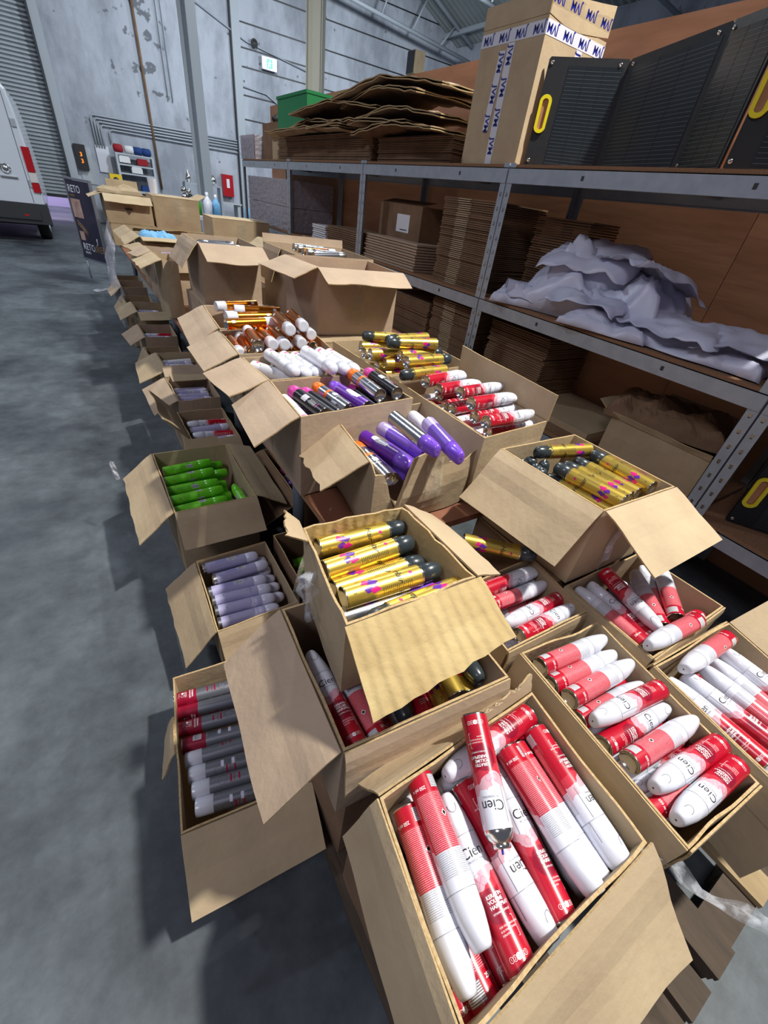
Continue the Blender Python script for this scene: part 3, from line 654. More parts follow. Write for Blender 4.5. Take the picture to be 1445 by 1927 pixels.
('P','orange',0.566,1.798,0.98,0.0,1.0,0.0,70,1),
('P','orange',0.622,2.033,0.98,0.0,-1.0,0.0,140,1),
('P','orange',0.678,1.798,0.98,0.0,1.0,0.0,210,1),
('P','orange',0.734,2.033,0.98,0.0,-1.0,0.0,280,1),
('P','orange',0.79,1.798,0.98,0.0,1.0,0.0,350,1),
('Q','keratin',1.318,0.93,0.93,-1.0,0.0,0.0,0,1),
('Q','keratin',1.083,0.986,0.93,1.0,0.0,0.0,70,1),
('Q','keratin',1.318,1.042,0.93,-1.0,0.0,0.0,140,1),
('Q','keratin',1.083,1.098,0.93,1.0,0.0,0.0,210,1),
('Q','keratin',1.318,1.154,0.93,-1.0,0.0,0.0,280,1),
('Q','keratin',1.083,1.21,0.928,1.0,0.0,0.0,350,1),
('Q','keratin',1.318,1.266,0.93,-1.0,0.0,0.0,60,1),
('Q','keratin',1.083,1.322,0.93,1.0,0.0,0.0,130,1),
('Q','keratin',1.318,1.378,0.93,-1.0,0.0,0.0,200,1),
('R','gold',1.377,1.58,0.97,-1.0,0.0,0.0,0,1),
('R','gold',1.143,1.636,0.97,1.0,0.0,0.0,70,1),
('R','gold',1.377,1.692,0.97,-1.0,0.0,0.0,140,1),
('R','gold',1.143,1.748,0.97,1.0,0.0,0.0,210,1),
('R','gold',1.377,1.804,0.97,-1.0,0.0,0.0,280,1),
('R','gold',1.143,1.86,0.97,1.0,0.0,0.0,350,1),
('R','gold',1.377,1.916,0.97,-1.0,0.0,0.0,60,1),
('M','purple',0.65,1.167,0.88,0.0,-1.0,0.0,0,1),
('M','purple',0.706,0.933,0.88,0.0,1.0,0.0,70,1),
('M','purple',0.762,1.167,0.88,0.0,-1.0,0.0,140,1),
('M','purple',0.818,0.933,0.88,0.0,1.0,0.0,210,1),
('M','purple',0.874,1.167,0.88,0.0,-1.0,0.0,280,1),
('M','purple',0.93,0.933,0.88,0.0,1.0,0.0,350,1),
('M','purple',0.986,1.167,0.88,0.0,-1.0,0.0,60,1)]

byk={}
for c in CANS: byk.setdefault((c[0],c[1],c[9]),[]).append(c)
for (bx,kd,fl),lst in byk.items():
    lst.sort(key=lambda c: screen([c[2+i]+c[5+i]*.118 for i in range(3)])[0])
    look=KINDS[kd][2]
    for i,c in enumerate(lst):
        o_=ORD[i+1]+' from the left' if len(lst)>1 else 'the only one'
        lab=f"{look} {'deep in' if fl else 'in'} the {WHERE[bx]}, {o_}" if len(lst)>1 else f"single {look} {'deep in' if fl else 'in'} the {WHERE[bx]}"
        wds=lab.split()
        if len(wds)>16: lab=lab.replace(' from the left',' from left')
        make_can(kd,c[2:5],c[5:8],c[8],lab,f"{KINDS[kd][2]}s in the {WHERE[bx]}")
# ---------------- cartons ----------------
def carton(label,quad,z,h,flaps=(),m='kraft',wav=.004,taper=0,group='open cartons',torn=0,notch=None,rimz=None,closed=False,tape=False,film=0,name='cardboard_box',th=.005,inner=None,seed=None):
    """quad NL,NR,FR,FL world xy at rim; flaps (side,angle,len,len2,torn,inset)"""
    seed=seed if seed is not None else hash(label)%1000 if False else sum(map(ord,label))%997
    rnd=random.Random(seed); cx=sum(p[0] for p in quad)/4; cy=sum(p[1] for p in quad)/4
    root=empty(name,(cx,cy,z-h),label,'cardboard box',group); inv=Matrix.Translation((-cx,-cy,-(z-h)))
    zc=rimz or [z]*4; n=10; nz_=6; mb=MB(); rings=[]
    def pt(side,u,v,off):
        a=Vector((*quad[side],0)); b=Vector((*quad[(side+1)%4],0)); za=zc[side]*(1-u)+zc[(side+1)%4]*u
        p=a.lerp(b,u); c=Vector((cx,cy,0)); p=c+(p-c)*(1-taper*(1-v))
        d=(b-a).normalized(); out=Vector((d.y,-d.x,0)); bul=math.sin(PI*u)*wav*2.2*math.sin(PI*min(1,v*1.1))+ (noise.noise(Vector((p.x*7+seed,p.y*7,v*3)))*wav*1.5)*math.sin(PI*u)
        top=za
        if v==1 and notch and side in notch:
            k=notch[side]; 
            for i in range(len(k)-1):
                if k[i][0]<=u<=k[i+1][0]: t=(u-k[i][0])/(k[i+1][0]-k[i][0]+1e-9); top+=k[i][1]*(1-t)+k[i+1][1]*t; break
        if torn and v==1: top+=rnd.uniform(-torn,torn*.3)
        q=p+out*(bul-off); q.z=(z-h)+(top-(z-h))*v if v==1 else (z-h)+(za-(z-h))*v*.93
        if notch and side in notch and v<1: q.z=min(q.z,top)
        return q
    st=rnd.getstate()
    def ring(v,off):
        rnd.setstate(st); r=[]
        for s in range(4):
            nn=n*(3 if notch and s in notch else 1)
            for i in range(nn): 
                q=pt(s,i/nn,v,off)
                if i==0 and off>0:
                    d0=(Vector((*quad[(s+1)%4],0))-Vector((*quad[s],0))).normalized(); q+=d0*off
                r.append(q)
        return r
    vs=[i/nz_ for i in range(nz_+1)]
    outer=[ring(v,0) for v in vs]; inn=[ring(v,th) for v in vs]
    # notch clamp
    N=len(outer[0])
    for k in range(N):
        for i in range(nz_): 
            outer[i][k].z=min(outer[i][k].z,outer[-1][k].z-.001*(nz_-i)); inn[i][k].z=min(inn[i][k].z,inn[-1][k].z-.001*(nz_-i))
    for k in range(N): inn[0][k].z+=th
    O=[inv@p for r in outer for p in r]; I=[inv@p for r in inn for p in r]
    mb.add(O,[(i*N+k,i*N+(k+1)%N,(i+1)*N+(k+1)%N,(i+1)*N+k) for i in range(nz_) for k in range(N)]+[tuple(range(N-1,-1,-1))],m)
    mb.add(I,[(i*N+(k+1)%N,i*N+k,(i+1)*N+k,(i+1)*N+(k+1)%N) for i in range(nz_) for k in range(N)]+[tuple(range(N))],inner or m)
    T=O[nz_*N:]+I[nz_*N:]; mb.add(T,[(k,(k+1)%N,N+(k+1)%N,N+k) for k in range(N)],'kraft_edge')
    mb.build('box_body',root)
    cen=Vector((cx,cy,0))
    for f in flaps:
        s,ang,l0=f[:3]; l1=f[3] if len(f)>3 and f[3] else l0; tr=f[4] if len(f)>4 else 0; ins=f[5] if len(f)>5 else (0,0); ang2=f[6] if len(f)>6 else ang; fm=f[7] if len(f)>7 else m; skew=f[8] if len(f)>8 else 0
        a=Vector((*quad[s],zc[s])); b=Vector((*quad[(s+1)%4],zc[(s+1)%4])); d=(b-a); a2=a+d*ins[0]; b2=b-d*ins[1]; d.normalize(); out=Vector((d.y,-d.x,0))
        nu,nv=12,6; P=[]
        for i in range(nu+1):
            u=i/nu; row=[]; an=math.radians(ang*(1-u)+ang2*u); L_=l0*(1-u)+l1*u
            for j in range(nv+1):
                v=j/nv; an_=an*(.93+.07*min(1,v*2.2)) if v<.45 else an; dirv=out*math.sin(an_)+Vector((0,0,1))*math.cos(an_)
                p=a2.lerp(b2,u)+dirv*(L_*v)+d*(skew*v*L_)+out*.004
                if j==nv and tr: p-=dirv*rnd.uniform(0,tr)
                if tr: p+=d*rnd.uniform(-tr,tr)*.15*v
                p+=dirv.cross(d)*noise.noise(Vector((p.x*6+seed,p.y*6,p.z*6)))*.012*v
                row.append(inv@p)
            P.append(row)
        fb=MB(); fb.sheet(P,.0042,fm,'kraft_edge'); fb.build('flap',root)
    if closed:
        tb=MB(); g=[[inv@Vector(((quad[0][0]*(1-u)+quad[1][0]*u)*(1-v)+(quad[3][0]*(1-u)+quad[2][0]*u)*v,(quad[0][1]*(1-u)+quad[1][1]*u)*(1-v)+(quad[3][1]*(1-u)+quad[2][1]*u)*v,z+.004+.012*math.sin(PI*u)*math.sin(PI*v))) for v in [j/6 for j in range(7)]] for u in [i/6 for i in range(7)]]
        tb.sheet(g,.005,m,'kraft_edge'); tb.build('top_flap',root)
    if tape:
        for s in tape:
            tp=MB(); P=[]
            for i in range(4):
                P.append([inv@(pt(s,.42+.05*i,v,-.004)) for v in (.2,.4,.6,.8,.98)])
            tp.sheet(P,.0006,'tape'); tp.build('tape_strip',root)
    return root
Q=lambda x0,x1,y0,y1:[(x0,y0),(x1,y0),(x1,y1),(x0,y1)]
carton('nearest open carton with red and white cans, front flap creased outward',[(.18,-.085),(.58,-.085),(.61,.20),(.22,.19)],.80,.30,[(0,140,.17,.19,0,(0,-.02),134),(3,156,.13,.14,0,(0,0)),(2,150,.1,.1,0),(2,20,.05,.03,.02,(.0,.6),10)],'kraft',.005)
carton('open carton of red and white cans right of the nearest carton',[(.70,-.14),(.96,-.16),(1.02,.28),(.73,.31)],.72,.29,[(0,178,.1),(3,172,.10)],'kraft',.008)
carton('open carton of red and white cans at the right edge, flap raised',[(.985,-.28),(1.30,-.30),(1.40,.09),(1.03,.115)],.72,.29,[(2,170,.12),(1,55,.16,.17),(3,176,.1)],'kraft',.005)
carton('open carton of jumbled red and white cans beneath the wide-flapped carton',[(1.05,.13),(1.46,.13),(1.45,.41),(1.05,.42)],.72,.29,[(0,176,.12),(3,172,.12)],'kraft',.004)
carton('open carton of red cans half hidden behind the torn box',[(.70,.33),(1.01,.32),(1.04,.56),(.72,.56)],.72,.29,[(0,174,.12),(1,174,.1)],'kraft_warm',.004)
carton('torn ribbed open carton full of gold cans on top of another carton',[(.25,.40),(.55,.39),(.545,.665),(.285,.68)],1.0,.235,[(0,130,.165,.14,.008,(-.02,-.03),112,'kraft_worn'),(1,112,.09,.13,.008,(0,0.0),122),(3,40,.05,.06,.01,(-.08,.82),60)],'kraft',.004,torn=.006,taper=.04,inner='kraft_worn')
carton('open carton of burgundy and gold cans carrying the torn carton, long left flap',[(.20,.285),(.59,.25),(.61,.62),(.215,.64)],.80,.30,[(3,133,.195,.205,0,(0,0)),(0,168,.14,.15,0,(0,.0)),],'kraft_grey',.004)
carton('lowest left floor carton of grey and burgundy cans with a wide front flap',[(-.12,.50),(.22,.455),(.31,.93),(-.06,.96)],.25,.245,[(0,125,.19,.165,0,(0,0),118),(3,160,.15,.17,.03,(.3,.45)),],'kraft',.004,torn=.003)
carton('floor carton of pale lilac cans behind the lowest left carton',[(.11,1.04),(.42,1.05),(.42,1.44),(.12,1.43)],.30,.295,[(3,130,.18,.19,.012,(0,0),140),(0,150,.13),(2,172,.1)],'kraft_warm',.004)
carton('floor carton of lime green cans with flaps spread to both sides',[(.09,1.60),(.44,1.60),(.44,2.13),(.08,2.14)],.45,.445,[(3,128,.19,.20,.008,(0,0)),(0,132,.165,.165,0,(0,0)),(1,120,.165,.13,0,(0,0),108),(2,30,.05,.05,.004,(.1,.45))],'kraft',.004)
carton('wide-flapped carton of gold cans stacked at the right of the rows',[(1.06,.43),(1.42,.42),(1.41,.80),(1.04,.81)],1.0,.285,[(3,137,.21,.20,0,(0,0),140),(0,112,.205,.195,0,(0,0))],'kraft',.002)
LBX=[o for o in COL.objects if o.get('label','').startswith('wide-flapped')][0]
mb=MB(); mb.sheet([[Vector((1.17+.012*i,.412+.006*math.sin(i*2+j),.90-.03*j+.01*i)) for j in range(6)] for i in range(4)],.001,'film_dense'); loc_build(mb,'tape_strip',LBX)
carton('ripped carton on the table end holding purple cans',[(.57,.84),(1.05,.885),(1.05,1.22),(.61,1.19)],1.0,.245,[(3,122,.17,.165,.012,(0.05,.12),118)],'kraft_warm',.006,notch={0:[(0,-.02),(.08,-.03),(.16,-.15),(.2,-.17),(.26,-.06),(.3,.0),(.45,.01),(.6,.012),(.63,-.05),(.8,-.06),(.9,-.03),(1,0)]},torn=.003,tape=(0,))
carton('table carton of mixed orange, purple and black cans with a left flap',[(.46,1.12),(.91,1.16),(.87,1.43),(.47,1.43)],1.05,.295,[(3,119,.155,.165,0,(0,0))],'kraft_grey',.004,torn=.002)
carton('table carton of white cans behind the mixed-can carton',[(.47,1.435),(.88,1.445),(.86,1.705),(.45,1.695)],1.05,.295,[(3,108,.16,.15)],'kraft_grey',.004)
carton('front table carton of orange cans with white caps',[(.45,1.735),(.87,1.745),(.9,2.09),(.46,2.08)],1.05,.295,[(3,115,.16,.15)],'kraft_grey',.004)
carton('rear table carton of orange cans lying crosswise',[(.47,2.12),(.86,2.12),(.89,2.58),(.50,2.57)],1.05,.295,[(3,116,.15,.155,0,(0,0),124)],'kraft_grey',.004)
carton('right table carton of red and white cans, far flap standing up',[(1.0,.86),(1.35,.89),(1.37,1.45),(1.0,1.46)],1.02,.265,[(1,3,.10,.115,0,(-.0,0),-4)],'kraft',.004)
carton('table carton of gold cans behind the red-can carton',[(.99,1.47),(1.50,1.50),(1.52,1.98),(.98,1.97)],1.02,.265,[],'kraft',.004)
carton('tall carton of orange cans stacked on a closed one, front flap dropped',[(.965,2.12),(1.40,2.08),(1.44,2.48),(.94,2.5)],1.32,.31,[(0,105,.17,.13,.004,(-.03,-.05),112),(3,110,.16,.14)],'kraft_grey',.004,tape=(0,))
carton('plain closed carton carrying the tall carton',[(.92,2.02),(1.46,2.02),(1.46,2.52),(.92,2.52)],.995,.24,[],'kraft_warm',.003,closed=True)
carton('high open carton of silver cans with clear tape and two hanging flaps',[(.60,3.02),(.965,3.02),(.97,3.5),(.61,3.5)],1.29,.33,[(0,112,.20,.20,0,(0,-.04)),(3,143,.17,.17)],'kraft_grey',.004,tape=(0,))
carton('closed carton carrying the high carton of silver cans',[(.58,2.95),(1.0,2.95),(1.0,3.5),(.58,3.5)],.955,.2,[],'kraft_grey',.003,closed=True)
carton('wide table carton of silver and orange cans behind the tall carton',[(1.08,2.72),(1.62,2.72),(1.66,3.25),(1.08,3.3)],1.30,.55,[(3,160,.2,.2,0,(.1,.4)),(2,15,.05)],'kraft_grey',.005)
# support cartons under the front stack
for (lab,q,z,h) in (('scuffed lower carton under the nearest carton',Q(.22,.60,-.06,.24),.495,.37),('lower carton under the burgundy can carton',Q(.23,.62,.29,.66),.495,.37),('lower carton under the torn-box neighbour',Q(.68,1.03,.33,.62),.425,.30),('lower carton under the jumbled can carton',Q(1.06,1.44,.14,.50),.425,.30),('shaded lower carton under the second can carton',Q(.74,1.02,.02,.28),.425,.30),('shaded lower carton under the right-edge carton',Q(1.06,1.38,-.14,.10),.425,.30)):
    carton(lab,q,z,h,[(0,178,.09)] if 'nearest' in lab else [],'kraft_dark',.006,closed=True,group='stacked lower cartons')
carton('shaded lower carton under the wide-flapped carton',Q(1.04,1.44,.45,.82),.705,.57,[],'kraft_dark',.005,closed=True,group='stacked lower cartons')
# far table stacks
carton('far upper carton with a peeling front flap and arrow mark',[(.40,7.3),(.93,7.3),(.93,7.9),(.40,7.9)],1.30,.30,[(0,118,.16,.16),(3,112,.16),(2,10,.14,.14,0,(.1,.2))],'kraft',.004,group='far stacked cartons')
carton('far lower carton under the peeling one',[(.42,7.28),(.95,7.28),(.95,7.9),(.42,7.9)],.99,.235,[],'kraft',.004,closed=True,group='far stacked cartons')
carton('far taped carton right of the peeling one',[(.96,7.3),(1.52,7.3),(1.52,7.9),(.96,7.9)],1.33,.36,[(1,60,.12)],'kraft',.006,closed=True,group='far stacked cartons',tape=(0,))
carton('far carton under the taped one',[(.97,7.28),(1.55,7.28),(1.55,7.9),(.97,7.9)],.965,.21,[],'kraft_warm',.004,closed=True,group='far stacked cartons')
carton('long far carton with a vertical tape strip',[(1.45,6.3),(2.15,6.3),(2.15,6.8),(1.45,6.8)],1.22,.47,[],'kraft',.004,closed=True,group='far stacked cartons',tape=(0,))
carton('far open carton with raised flaps near the wrapped bales',[(1.75,5.0),(2.18,5.0),(2.18,5.5),(1.75,5.5)],1.14,.39,[(0,100,.15),(3,125,.16),(1,60,.12)],'kraft',.004,group='far stacked cartons')
carton('far open carton filled with pale film behind the silver cans',[(1.2,4.4),(1.72,4.4),(1.72,4.95),(1.2,4.95)],1.10,.35,[(3,130,.15)],'kraft_warm',.004,group='far stacked cartons')
i=0
for (x0,x1,y0,y1,z,fl,lab) in ((.50,.92,5.0,5.45,1.10,[(3,120,.14,.16,.01),(0,95,.14,.14)],'table carton holding light blue cloths'),(.49,.9,4.45,4.95,1.06,[(3,105,.15,.1,.01),(3,140,.13,.15,.01,(.5,0))],'table carton before the blue cloth carton'),
        (.47,.88,3.95,4.4,1.10,[(3,112,.15,.12,.012,(0,.3)),(0,150,.12)],'creased table carton with curled left flaps'),(.46,.56,3.55,3.9,1.12,[(3,112,.16,.15,.012)],'narrow upright carton with a layered bent flap'),
        (.5,1.0,5.6,6.2,1.08,[(3,118,.14),(0,70,.13)],'open table carton before the far stack'),(1.02,1.18,3.4,3.9,1.0,[],'narrow table carton right of the curled flaps')):
    carton(lab,[(x0,y0),(x1,y0+.01),(x1,y1),(x0-.01,y1)],z,z-.752,fl,['kraft','kraft_warm','kraft_grey'][i%3],.008,torn=.004,group='crowded table cartons'); i+=1
# floor row along the table
i=0
for (y0,z,fl,lab) in ((2.30,.40,[(3,38,.2,.2),(0,120,.14)],'floor carton behind the green cans'),(2.80,.44,[(3,118,.17,.17),(2,60,.1)],'floor carton with a dark square flap'),(3.3,.46,[(3,112,.17,.2),(0,100,.15)],'floor carton with white cans under the table edge'),
        (3.8,.36,[(3,150,.15)],'low floor carton by the second table leg'),(4.3,.42,[(3,120,.17,.14)],'floor carton with a narrow drooping flap'),(4.85,.50,[(3,115,.16,.17),(0,110,.13)],'floor carton with paired flaps'),
        (5.45,.44,[(3,140,.15)],'floor carton beside trailing film'),(6.1,.48,[(3,130,.16)],'floor carton toward the aisle end'),(6.8,.42,[(3,150,.14)],'last floor carton before the pavement sign')):
    x0=.30+(i%3)*.02; carton(lab,[(x0,y0),(x0+.26,y0+.01),(x0+.265,y0+.42),(x0-.01,y0+.43)],z,z-.005,fl,['kraft_warm','kraft_grey','kraft'][i%3],.008,torn=.004,group='floor cartons beside the tables'); i+=1
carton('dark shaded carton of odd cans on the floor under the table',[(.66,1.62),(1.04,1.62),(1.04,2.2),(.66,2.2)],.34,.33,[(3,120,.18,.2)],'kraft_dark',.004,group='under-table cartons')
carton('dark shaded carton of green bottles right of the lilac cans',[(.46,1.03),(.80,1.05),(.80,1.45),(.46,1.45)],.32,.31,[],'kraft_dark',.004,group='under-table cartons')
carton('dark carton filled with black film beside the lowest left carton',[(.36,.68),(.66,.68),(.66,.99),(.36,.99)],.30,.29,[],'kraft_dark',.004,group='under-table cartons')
# far / filler cans
def scatter(n,kinds,x0,x1,y0,y1,z,where,sd,ax='x'):
    rnd=random.Random(sd)
    L_=[]
    for i in range(n):
        k=kinds[i%len(kinds)]; t=(i+.5)/n; a=rnd.uniform(-.12,.12)
        if ax=='x': y=y0+(y1-y0)*t; c=Vector(((x0+x1)/2,y,z)); u=Vector((math.cos(a),math.sin(a),rnd.uniform(-.05,.05)))
        else: x=x0+(x1-x0)*t; c=Vector((x,(y0+y1)/2,z)); u=Vector((math.sin(a),math.cos(a),rnd.uniform(-.05,.05)))
        if i%2: u=-u
        u.normalize(); L_.append((k,c-u*.1175,u,rnd.randrange(360)))
    cnt={}
    L_.sort(key=lambda q:screen(q[1]+q[2]*.117)[0])
    tot={}
    for q in L_: tot[q[0]]=tot.get(q[0],0)+1
    for q in L_:
        cnt[q[0]]=cnt.get(q[0],0)+1
        lab=f"{KINDS[q[0]][2]} in the {where}, {ORD[cnt[q[0]]]} from left" if tot[q[0]]>1 else f"single {KINDS[q[0]][2]} in the {where}"
        make_can(q[0],q[1],q[2],q[3],lab,f"{KINDS[q[0]][2]}s in the {where}")
scatter(5,['silver'],.63,.94,3.08,3.42,1.25,'high taped carton',1)
scatter(5,['silver'],.63,.94,3.1,3.44,1.21,'lower layer of the high carton',41)
scatter(5,['silver','silver','orange'],1.12,1.6,2.8,3.2,1.29,'wide table carton',2)
scatter(6,['orange'],1.0,1.38,2.14,2.46,1.25,'tall stacked carton',3,'y')
scatter(6,['violetlabel','lilac','blackmag'],.68,1.0,1.68,2.15,.22,'dark under-table carton',4)
scatter(5,['green'],.5,.78,1.08,1.4,.18,'dark under-table carton beside lilac cans',5)
scatter(6,['lilac','white'],.325,.565,3.34,3.68,.40,'white-can floor carton',6)
scatter(6,['lilac'],.325,.565,2.84,3.18,.36,'square-flap floor carton',7)
scatter(4,['lilac','keratin'],.325,.565,2.35,2.68,.34,'floor carton behind green ones',8)
scatter(4,['keratin','blackmag'],.52,.82,4.5,4.9,1.02,'table carton before the cloths',9)
scatter(5,['lilac','blackmag'],.52,.82,4.0,4.36,1.05,'creased table carton',10)
scatter(5,['white','lilac'],1.22,1.7,4.45,4.9,1.04,'far film carton',11)
scatter(5,['lilac'],.325,.565,4.9,5.2,.42,'paired-flap floor carton',12)
scatter(4,['lilac','keratin'],.325,.565,4.34,4.66,.34,'drooping-flap floor carton',13)
scatter(6,['white','lilac'],.55,.95,5.65,6.15,1.0,'carton before the far stack',14)
# arrow marks and crumple on the far stack
mb=MB()
for (z,sg) in ((1.12,-1),(1.235,1)): mb.add([(-.05,0,0),(.05,0,0),(0,0,.06*sg)],[(0,1,2) if sg<0 else (0,1,2)],'kraft_ink') if False else None
for z,sg in ((1.17,-1),(.90,1)):
    t=MB(); P=[Vector((.66-.05,7.262,z)),Vector((.66+.05,7.262,z)),Vector((.66,7.262,z+.055*sg))]
    t.add([p for p in P]+[p+Vector((0,.012,0)) for p in P],[(0,1,2),(5,4,3),(0,3,4,1),(1,4,5,2),(2,5,3,0)],'kraft_ink')
    par=[o for o in COL.objects if o.get('label')==('far upper carton with a peeling front flap and arrow mark' if sg<0 else 'far lower carton under the peeling one')][0]
    loc_build(t,'arrow_mark',par)
# ---------------- cloths, crumpled paper, film ----------------
def crumple(name,label,cat,c,sx,sy,h,m,sd,n=22,th=.002,rz=0,parent=None,amp=1,group=None):
    P=[]; n=max(n,36)
    for i in range(n+1):
        row=[]
        for j in range(n+1):
            u,v=i/n*2-1,j/n*2-1; rr=max(0,1-max(abs(u),abs(v))**2.4)
            q=Vector((u*1.5+sd,v*1.5,sd)); a1=noise.noise(q); a2=noise.noise(Vector((u*1.2+v*2.1+sd,v*.9-u*.7,sd+4))); fold=1-abs(a2)*2.2
            q3=noise.noise(Vector((u*4+sd,v*4,sd+2)))
            q5=abs(noise.noise(Vector((u*3.1+v*1.3+sd,v*2.3-u,sd+7)))); q6=abs(noise.noise(Vector((u*5.5-v*2+sd,v*5,sd+17)))); hh=h*(rr**.38)*(.60+.42*a1+.18*max(0,fold)-.34*q5-.10*q6)+h*.08*q3*rr**.3
            ex=1+.16*noise.noise(Vector((u*1.4,v*1.4,sd+9))); ey=1+.16*noise.noise(Vector((u*1.4,v*1.4,sd+29)))
            row.append(Vector((u*sx/2*ex,v*sy/2*ey,max(.003,hh))))
        P.append(row)
    mb=MB(); mb.sheet(P,th,m,None,m.startswith('poly') or m.startswith('cloth')); o=mb.build(name,None,c,(0,0,rz)); 
    return tag(o,label,cat,group)
crumple('blue_cloth','light blue cloth heaped in a far table carton','cloth',(.68,5.2,1.03),.34,.3,.14,'cloth_blue',3)
crumple('packing_paper','crumpled brown paper on top of the far stack','paper',(.62,7.6,1.305),.5,.4,.10,'kraft_warm',6)
def strip(name,label,cat,pts,wd,m,nrm=(0,0,1),wob=.01,group=None,sd=0):
    pts=[Vector(p) for p in pts]; N=24; P=[]
    def at(t):
        t*=len(pts)-1; i=min(int(t),len(pts)-2); return pts[i].lerp(pts[i+1],t-i)
    for k in range(N+1):
        t=k/N; p=at(t); d=(at(min(1,t+.04))-at(max(0,t-.04))).normalized(); side=d.cross(Vector(nrm)).normalized(); w_=wd(t) if callable(wd) else wd; row=[]
        for j in range(6):
            s=j/5-.5; q=p+side*w_*s+Vector(nrm)*wob*noise.noise(Vector((t*4+sd,s*3,sd)))*1.3; row.append(q)
        P.append(row)
    mb=MB(); mb.sheet(P,.0006,m,None,True); o=mb.build(name); base=pts[0]; rebase(o,base); return tag(o,label,cat,group)
strip('plastic_film','twisted clear film strip trailing right of the nearest carton','plastic film',[(.66,-.10,.66),(.72,-.16,.62),(.80,-.25,.56),(.88,-.33,.52),(.93,-.38,.50)],lambda t:.05-.03*math.sin(t*3)+.035*t*t,'film',(.2,.3,.9),.03)
strip('plastic_film','small clear film curl on the nearest carton corner','plastic film',[(.615,-.06,.74),(.635,-.09,.70),(.63,-.11,.64)],.03,'film',(.8,-.3,.3),.02,sd=3)
strip('plastic_film','clear film hanging on the torn carton left side','plastic film',[(.258,.57,.97),(.238,.55,.93),(.238,.52,.88)],lambda t:.02+.05*math.sin(t*3.1),'film',(-1,.1,.1),.03,sd=5)
strip('packing_strap','brown tape strip curving off the table end','tape strip',[(.53,1.02,.755),(.46,.99,.70),(.40,.96,.58),(.37,.95,.45),(.36,.93,.34)],lambda t:.008+.028*t,'tape',(-.3,-.8,.4),.01,sd=7)
strip('plastic_film','clear scrap sticking up left of the green cans','plastic film',[(-.09,2.10,.36),(-.10,2.12,.40),(-.10,2.14,.44)],.02,'film_dense',(.3,-1,0),.02,sd=9)
strip('plastic_film','sagging clear film along the far floor cartons','plastic film',[(.40,7.3,.95),(.30,6.9,.6),(.27,6.3,.4),(.26,5.6,.3)],lambda t:.3,'film_dense',(-1,0,.2),.1,sd=11)
strip('plastic_film','white film scrap on the floor by the pavement sign','plastic film',[(.05,8.3,.01),(.25,8.4,.03),(.45,8.2,.012)],.14,'film_dense',(0,0,1),.03,sd=13)
# ---------------- tables ----------------
for (y0,y1,lab) in ((.80,2.9,'near brown-topped table under the can cartons'),(2.92,5.0,'middle brown-topped table under crowded cartons'),(5.02,8.1,'far brown-topped table under the stacked cartons')):
    t=empty('table',(.483,y0,0),lab,'table','brown-topped tables in a row')
    mb=MB(); mb.box(.483,2.15 if y0>2 else 1.62,y0,y1,.722,.748,'laminate'); loc_build(mb,'table_top',t)
    mb=MB(); mb.box(.479,.483,y0,y1,.722,.7475,'laminate_edge'); loc_build(mb,'edge_band',t)
    for lx in (.625,1.5):
        for ly in (y0+.75 if y0<1 else y0+.5,y1-.35):
            mb=MB(); mb.tube([(lx,ly,.0),(lx,ly,.72)],.028,'table_leg',14); loc_build(mb,'leg',t)
    mb=MB(); mb.box(.54,1.55,y0+.1,y0+.13,.66,.72,'table_leg'); mb.box(.54,.57,y0+.1,y1-.1,.66,.72,'table_leg'); loc_build(mb,'apron',t)
# ---------------- pallets ----------------
def pallet(label,x0,x1,y0,y1,boards,m='pallet_wood'):
    t=empty('pallet',((x0+x1)/2,(y0+y1)/2,0),label,'pallet','wooden pallets under the front cartons')
    n=boards; bw=.095
    for i in range(n):
        xc=x0+bw/2+(x1-x0-bw)*i/(n-1); mb=MB(); mb.box(xc-bw/2,xc+bw/2,y0,y1,.102,.122,m if i%2 and x0>.5 else 'pallet_dark'); loc_build(mb,'deck_board',t)  # pale tone paints the lit board, the others have shade in their colour
    for yy in (y0+.05,(y0+y1)/2,y1-.05): mb=MB(); mb.box(x0,x1,yy-.045,yy+.045,.08,.1015,'pallet_dark'); loc_build(mb,'stringer_board',t)
    for yy in (y0+.05,(y0+y1)/2,y1-.05):
        for xc in (x0+.06,(x0+x1)/2,x1-.06): mb=MB(); mb.box(xc-.05,xc+.05,yy-.045,yy+.045,.0,.08,'pallet_dark'); loc_build(mb,'block',t)
pallet('wooden pallet under the nearest can cartons',.20,.92,-.42,.72,3)
pallet('wooden pallet under the right-edge carton with a pale board',.96,1.60,-.42,.72,3)
# ---------------- setting ----------------
mb=MB(); mb.add([(-8,-4,0),(15,-4,0),(15,26,0),(-8,26,0)],[(0,1,2,3)],'concrete'); struct(mb,'floor')
mb=MB(); YW=19.2
mb.box(.30,14.6,YW,YW+.25,0,6.8,'wall_paint'); mb.box(-8,.30,YW,YW+.25,6.2,9,'wall_paint'); mb.box(-8,-4,YW,YW+.25,0,6.2,'wall_paint')
mb.add([(.3,YW,6.8),(14.6,YW,6.8),(6.8,YW,9.85),(.3,YW,9.85)],[(0,1,2,3)],'wall_paint'); struct(mb,'wall_back')
mb=MB(); mb.box(14.35,14.6,4,YW,0,6.8,'wall_paint'); struct(mb,'wall_right')
mb=MB(); mb.box(-8,3,24,24.2,0,5,'wall_plaster_outside'); struct(mb,'wall_outside')
